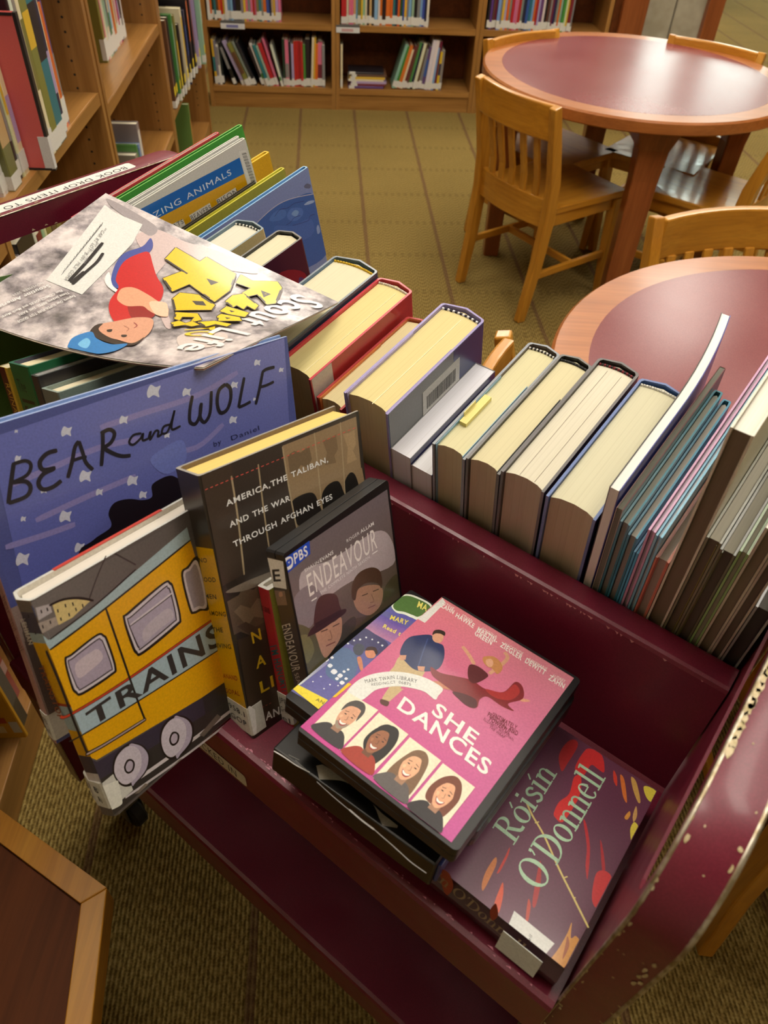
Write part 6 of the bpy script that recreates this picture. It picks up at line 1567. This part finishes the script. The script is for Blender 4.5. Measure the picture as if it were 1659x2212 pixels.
MB().box((.01, .0285, .2006), (.155, .0290, .2009), 'matte print', (240, 230, 190)).build('page_gap', F1)
F2 = far_hard('thinner red and orange hardback next to the thick red one', -.3905, .0310, .185, .068, (186, 44, 50), pages=(206, 190, 140), top=(208, 194, 150), edge=(170, 50, 50), inner=(206, 104, 60), flap=[(.0028, .25, .999, (214, 120, 60))])
F3 = far_hard('thick navy-jacketed hardback with grey barcode flap and beaded headband', -.3535, .0500, .211, .058, (44, 44, 70), back=(52, 74, 130), pages=(206, 188, 146), top=(212, 198, 144), head=DOT, edge=(150, 140, 190), inner=(160, 150, 200), flap=[(.0026, .3, .999, (170, 160, 206)), (.0468, .2, 1.0, (150, 140, 196))])
m_ = MB().box((.02, .0500, .0), (DD-.058-.001, .0503, .2105), 'glossy print', (104, 106, 104)); m_.box((.005, .0500, .02), (.055, .0504, .2105), 'glossy print', (44, 56, 100)); m_.prism([(.012, .19), (.03, .12), (.04, .16), (.05, .2)], .0504, .0506, 'glossy print', (90, 44, 60), axis='y') if False else None
m_.build('jacket', F3)
m_ = MB().box((.045, .0504, .165), (.105, .0507, .197), 'matte print', (196, 196, 190)); x = .052
while x < .098:
    wd = rnd.choice((.0004, .0007, .001)); m_.box((x, .0507, .172), (x+wd, .0508, .188), 'matte print', (60, 60, 60)); x += wd+rnd.choice((.0005, .0008))
m_.build('barcode_label', F3)
MB().box((.01, .0280, .2076), (.15, .0286, .2079), 'matte print', (244, 236, 200)).build('page_gap', F3)
F4 = paperback('low white-paged paperback with silver cover, between tall hardbacks', far_frame(-.3030, .073), DD-.073, .168, .0225, (120, 122, 126), GF, pages=(222, 222, 230), back=(44, 44, 90))
F4b = paperback('low white-paged paperback with navy cover, right of the silver one', far_frame(-.2800, .078), DD-.078, .160, .0230, (40, 42, 90), GF, pages=(222, 222, 226), back=(60, 20, 40))
F5 = far_hard('worn hardback with grey-blue flaps and a yellow paper tab', -.2560, .0335, .204, .054, (70, 74, 84), pages=(200, 186, 154), top=(206, 200, 162), head=((220, 216, 210), (40, 38, 36)), edge=(150, 156, 164), inner=(96, 84, 78), flap=[(.0027, .3, .999, (120, 160, 184)), (.0300, .3, 1.005, (140, 176, 196))])
m_ = MB(); m_.box((.085, .0045, .198), (.125, .0115, .2045), 'book pages', (226, 214, 140)); m_.box((.10, .004, .2045), (.118, .0048, .209), 'book pages', (228, 218, 150)); m_.build('paper_tab', F5)
F6 = far_hard('grey-jacketed hardback with plain cream top, third before the blue one', -.2215, .0325, .2075, .056, (56, 56, 58), pages=(192, 176, 150), top=(208, 200, 164), head=((50, 50, 50), (24, 24, 24)), edge=(120, 120, 120), inner=(40, 40, 42), flap=[(.0292, .45, 1.004, (54, 52, 54))])
F7 = far_hard('dark hardback with red and black headband and split white top', -.1880, .0395, .2135, .048, (40, 34, 40), pages=(190, 174, 154), top=(212, 207, 188), head=((120, 30, 40), (40, 24, 26)), edge=(110, 108, 110), inner=(48, 42, 44), back=(50, 40, 56))
for yy in (.013, .0265): MB().box((.01, yy, .2101), (.158, yy+.0004, .2103), 'matte print', (150, 140, 120)).build('page_gap', F7)
F8 = far_hard('thick blue hardback with cream headband and wide pale top', -.1465, .0430, .2115, .050, (44, 50, 110), back=(50, 44, 96), spine=(60, 120, 180), pages=(192, 176, 150), top=(210, 206, 178), head=((226, 224, 214), (206, 204, 196)), edge=(110, 130, 180), inner=(50, 90, 160))
# thin picture books towards the camera end
def bowed(label, u, y0_, W, H, T, amp, cover, pages, back):
    r = thing('book', label, 'book', far_frame(u, y0_), GF); n = 14
    off = lambda x: -amp*max(0, 1-x/(W*.55))**2
    for nm, a, b2, col, mt, zz in (('cover', 0, .0007, cover, 'glossy print', (0, H)), ('page_block', .0008, T-.0008, pages, 'book pages', (.0008, H-.0008)), ('back_cover', T-.0007, T, back, 'glossy print', (0, H))):
        poly = [(W*i/n, a+off(W*i/n)) for i in range(n+1)] + [(W*(n-i)/n, b2+off(W*(n-i)/n)) for i in range(n+1)]
        MB().prism(poly, zz[0], zz[1], mt, col, cap_col=col).build(nm, r)
    return r
bowed('tall thin paperback with curved white pages, sticking up before the far table', -.1010, -.015, DD+.013, .253, .0082, .013, (60, 60, 62), (234, 234, 230), (60, 70, 150))
def thin(label, u, T, H, yb, col, hard=True, **k):
    return far_hard(label, u, T, H, yb, col, b=.0016, rounded=False, over=.003, **k) if hard else paperback(label, far_frame(u, yb), DD-yb, H, T, col, GF, **k)
thin('thin dark red paperback with green corner beside the curved paperback', -.0915, .0052, .237, .03, (110, 40, 44), False, back=(30, 70, 50), pages=(120, 120, 110))
thin('thin teal picture book in plastic jacket, left of its twin', -.0860, .0078, .225, .045, (36, 100, 116), edge=(60, 130, 150), inner=(40, 100, 120), pages=(150, 150, 140))
thin('teal-blue picture book in plastic jacket, right of its twin', -.0778, .0078, .215, .04, (40, 106, 130), edge=(60, 140, 170), inner=(40, 110, 140), pages=(170, 166, 156))
thin('short bright blue thin book beside the pink one', -.0696, .0040, .199, .05, (60, 160, 214), edge=(90, 180, 226), inner=(70, 170, 214), pages=(206, 206, 200))
thin('tall thin pink picture book near the camera end of the cart', -.0652, .0056, .231, -.06, (206, 150, 196), edge=(214, 170, 206), inner=(210, 160, 200), spine=(120, 60, 110), pages=(190, 180, 190))
thin('tall thin light blue picture book right of the pink one', -.0592, .0052, .229, -.06, (96, 176, 220), edge=(140, 200, 230), inner=(120, 190, 226), pages=(214, 214, 214))
R16 = thin('red picture book with fish-scale endpapers, right of the light blue one', -.0535, .0105, .206, .05, (176, 44, 44), edge=(214, 130, 110), inner=(206, 120, 100), pages=(170, 160, 150), flap=[(.0018, .1, .999, (206, 110, 96)), (.0082, .1, .999, (214, 150, 130))])
thin('very tall white-topped picture book rising above its neighbours', -.0425, .0140, .350, -.03, (176, 164, 122), edge=(226, 222, 206), inner=(190, 178, 140), pages=(130, 116, 100), top=(232, 230, 220), back=(186, 172, 128))
thin('grey-green book right of the very tall white-topped one', -.0280, .0105, .252, -.02, (104, 104, 84), edge=(130, 130, 104), inner=(90, 84, 50), pages=(116, 104, 92), top=(190, 186, 170), flap=[(.0078, .1, .98, (140, 134, 50))])
thin('black-jacketed book with olive flap, left of the leafy one', -.0170, .0105, .247, -.02, (40, 34, 32), edge=(110, 110, 84), inner=(60, 56, 40), pages=(100, 92, 84), top=(180, 176, 160), flap=[(.0018, .1, .985, (120, 120, 50))])
LF = thin('thin book with green leafy cover near the cart end', -.0060, .0062, .254, -.02, (150, 170, 120), edge=(150, 190, 120), inner=(160, 180, 130), pages=(190, 186, 170))
thin('tan-paged picture book at the cart end, next to the leafy one', .0006, .0100, .285, -.02, (176, 166, 140), edge=(206, 200, 180), inner=(180, 170, 140), pages=(140, 128, 110), top=(206, 200, 184))
thin('grey-beige picture book second from the cart end', .0110, .0085, .262, -.02, (150, 138, 124), edge=(190, 180, 166), inner=(150, 138, 124), pages=(124, 110, 100), top=(190, 184, 172))
thin('black book in clear plastic jacket, last at the cart end', .0202, .0125, .208, .02, (36, 34, 36), edge=(150, 150, 150), inner=(50, 48, 50), pages=(70, 64, 62), top=(120, 116, 110))
# leaning group at the far end
LN = .09; tl = math.tan(LN)
def lean_hard(label, u_right_top, w, T, yb, col, W=None, lean=LN, yaw=0, **k):
    H = w/math.cos(lean); u0 = u_right_top + w*tl - T/math.cos(lean)
    r = hardback(label, far_frame(u0, yb, T*math.sin(lean)*0, yaw, lean), (W or DD-yb), H, T, col, GF, **k); return r
lean_hard('thick hardback with yellow headband half under the magazine', -.449, .206, .0605, .050, (54, 64, 84), pages=(206, 196, 160), top=(212, 206, 178), head=((206, 170, 40), (196, 160, 30)), edge=(130, 140, 150), inner=(80, 110, 140), lean=.05)
B1 = lean_hard('black and crimson jacketed hardback against the grey-blue one', -.5465, .2085, .0385, .050, (40, 38, 40), back=(70, 24, 44), pages=(206, 196, 166), top=(212, 206, 178), edge=(130, 130, 130), inner=(34, 34, 36))
MB().art([('s', (140, 24, 40), [[100, 1700], [500, 1900], [700, 1500], [400, 1200], [150, 1300]]), ('s', (90, 60, 110), [[60, 1500], [200, 1700], [250, 1400], [120, 1200]]), ('s', (24, 16, 22), [[700, 1900], [1200, 2000], [1300, 1500], [900, 1400]])], lambda x, z, h: (x, .0385+h, z)).build('cover_art', B1)
lean_hard('grey-blue hardback with beaded headband leaning on the ocean picture book', -.607, .199, .047, .050, (104, 122, 134), back=(196, 180, 130), pages=(206, 200, 186), top=(210, 208, 192), head=((226, 226, 220), (40, 44, 40)), edge=(140, 156, 164), inner=(96, 120, 136))
OC = lean_hard('light blue landscape picture book with an ocean wave on its cover', -.6765, .1865, .0085, -.100, (126, 146, 190), W=.295, pages=(160, 190, 214), edge=(150, 190, 226), inner=(90, 140, 190), rounded=False, b=.0018)
MB().art(ART['oc'], lambda x, z, h: (x, .0085+h, z), clip=(.0005, .0005, .2945, .1865)).build('cover_art', OC)
lean_hard('yellow-green thin picture book just left of the ocean one', -.6985, .188, .0078, -.080, (196, 190, 60), W=.28, back=(160, 156, 60), pages=(206, 200, 120), edge=(214, 206, 80), inner=(190, 186, 60), rounded=False, b=.0018)
lean_hard('black-edged thin picture book in front of the animal book', -.7055, .19, .005, -.034, (44, 42, 38), W=.23, pages=(120, 116, 104), edge=(60, 58, 52), inner=(60, 58, 50), rounded=False, b=.0014)
lean_hard('yellow picture book whose spine end shows behind the animal book', -.7355, .194, .0095, -.092, (206, 160, 30), W=.22, pages=(226, 206, 120), edge=(226, 190, 60), inner=(214, 176, 50), rounded=False)
AN = lean_hard('white, blue and yellow animal picture book with barcode label', -.7210, .2360, .0065, -.044, (196, 196, 192), W=.255, pages=(206, 206, 200), edge=(206, 206, 200), inner=(200, 200, 196), rounded=False, b=.0018)
MB().art(ART['an'], lambda x, z, h: (x, .0065+h, z), clip=(.0005, .0005, .2545, .2355)).build('cover_art', AN)
lean_hard('plain pale grey thin picture book behind the animal book', -.7290, .2375, .0052, -.042, (196, 196, 194), W=.25, pages=(206, 206, 200), edge=(214, 214, 210), inner=(200, 200, 196), rounded=False, b=.0016)
lean_hard('bright green picture book near the far end frame of the cart', -.7470, .2365, .0075, -.066, (66, 150, 60), W=.25, pages=(110, 130, 90), edge=(110, 190, 90), inner=(60, 130, 60), rounded=False, b=.0018)
lean_hard('red-edged picture book closest to the far end frame', -.7555, .2385, .0068, -.034, (176, 44, 60), W=.225, pages=(214, 206, 190), edge=(206, 90, 104), inner=(206, 200, 190), rounded=False, b=.0018, spine=(200, 40, 56))

# ------------------------------------------------------------------ the magazine lying across the books
def en(u, v, z): return CE*u + CN*v + UPZ*z
MA_, MB_, MC_, MD_ = en(-.434, .511, 1.082), en(-.404, .3125, 1.120), en(-.704, .453, 1.130), en(-.666, .2445, 1.100)
def mag(s, t): return (MA_*(1-t)+MB_*t)*(1-s) + (MC_*(1-t)+MD_*t)*s - UPZ*(.014*4*s*(1-s)*t)
def mag_n(s, t):
    e = 1e-3; a = mag(s+e, t)-mag(s-e, t); b2 = mag(s, t+e)-mag(s, t-e); n_ = a.cross(b2).normalized()
    return n_ if n_.z > 0 else -n_
cen = (MA_+MB_+MC_+MD_)/4
mz = thing('magazine', 'glossy youth magazine with upside-down climber lying across the books', 'magazine', Matrix.Translation(cen))
def sheet(h, s0=0, s1=1, t0=0, t1=1, ns=26, nt=20):
    vs = []; fs = []
    for i in range(ns+1):
        for j in range(nt+1):
            s, t = s0+(s1-s0)*i/ns, t0+(t1-t0)*j/nt; vs.append(mag(s, t)+mag_n(s, t)*h-cen)
    for i in range(ns):
        for j in range(nt): a = i*(nt+1)+j; fs.append((a, a+1, a+nt+2, a+nt+1))
    return vs, fs
mc = MB(); vs, fs = sheet(0); mc.mesh(vs, fs, 'mottled rock print'); mc.build('cover', mz, smooth=True)
def mfn(x, y, h): s, t = 1-y/.267, x/.203; return mag(s, t)+mag_n(s, t)*(h*2.5+.0002)-cen
MB().art(ART['mag'], mfn, split=.008, clip=(.0006, .0006, .2024, .2664)).build('cover_art', mz)
for k, (hh, col) in enumerate(((-.0008, (206, 200, 186)), (-.0016, (150, 40, 40)), (-.0024, (214, 210, 196)))):
    pg = MB(); vs, fs = sheet(hh, .002*k, 1-.001*k, 0, 1-.003*k+.004); v2, f2 = sheet(hh-.0005, .002*k, 1-.001*k, 0, 1-.003*k+.004, 26, 20)
    n0 = len(vs); pg.mesh(vs+v2, fs+[tuple(n0+q for q in reversed(f)) for f in f2]+[(i*21+20, (i+1)*21+20, n0+(i+1)*21+20, n0+i*21+20) for i in range(26)]+[((i+1)*21, i*21, n0+i*21, n0+(i+1)*21) for i in range(26)]+[(j+1, j, n0+j, n0+j+1) for j in range(20)]+[(26*21+j, 26*21+j+1, n0+26*21+j+1, n0+26*21+j) for j in range(20)], 'book pages', col); pg.build('page', mz)
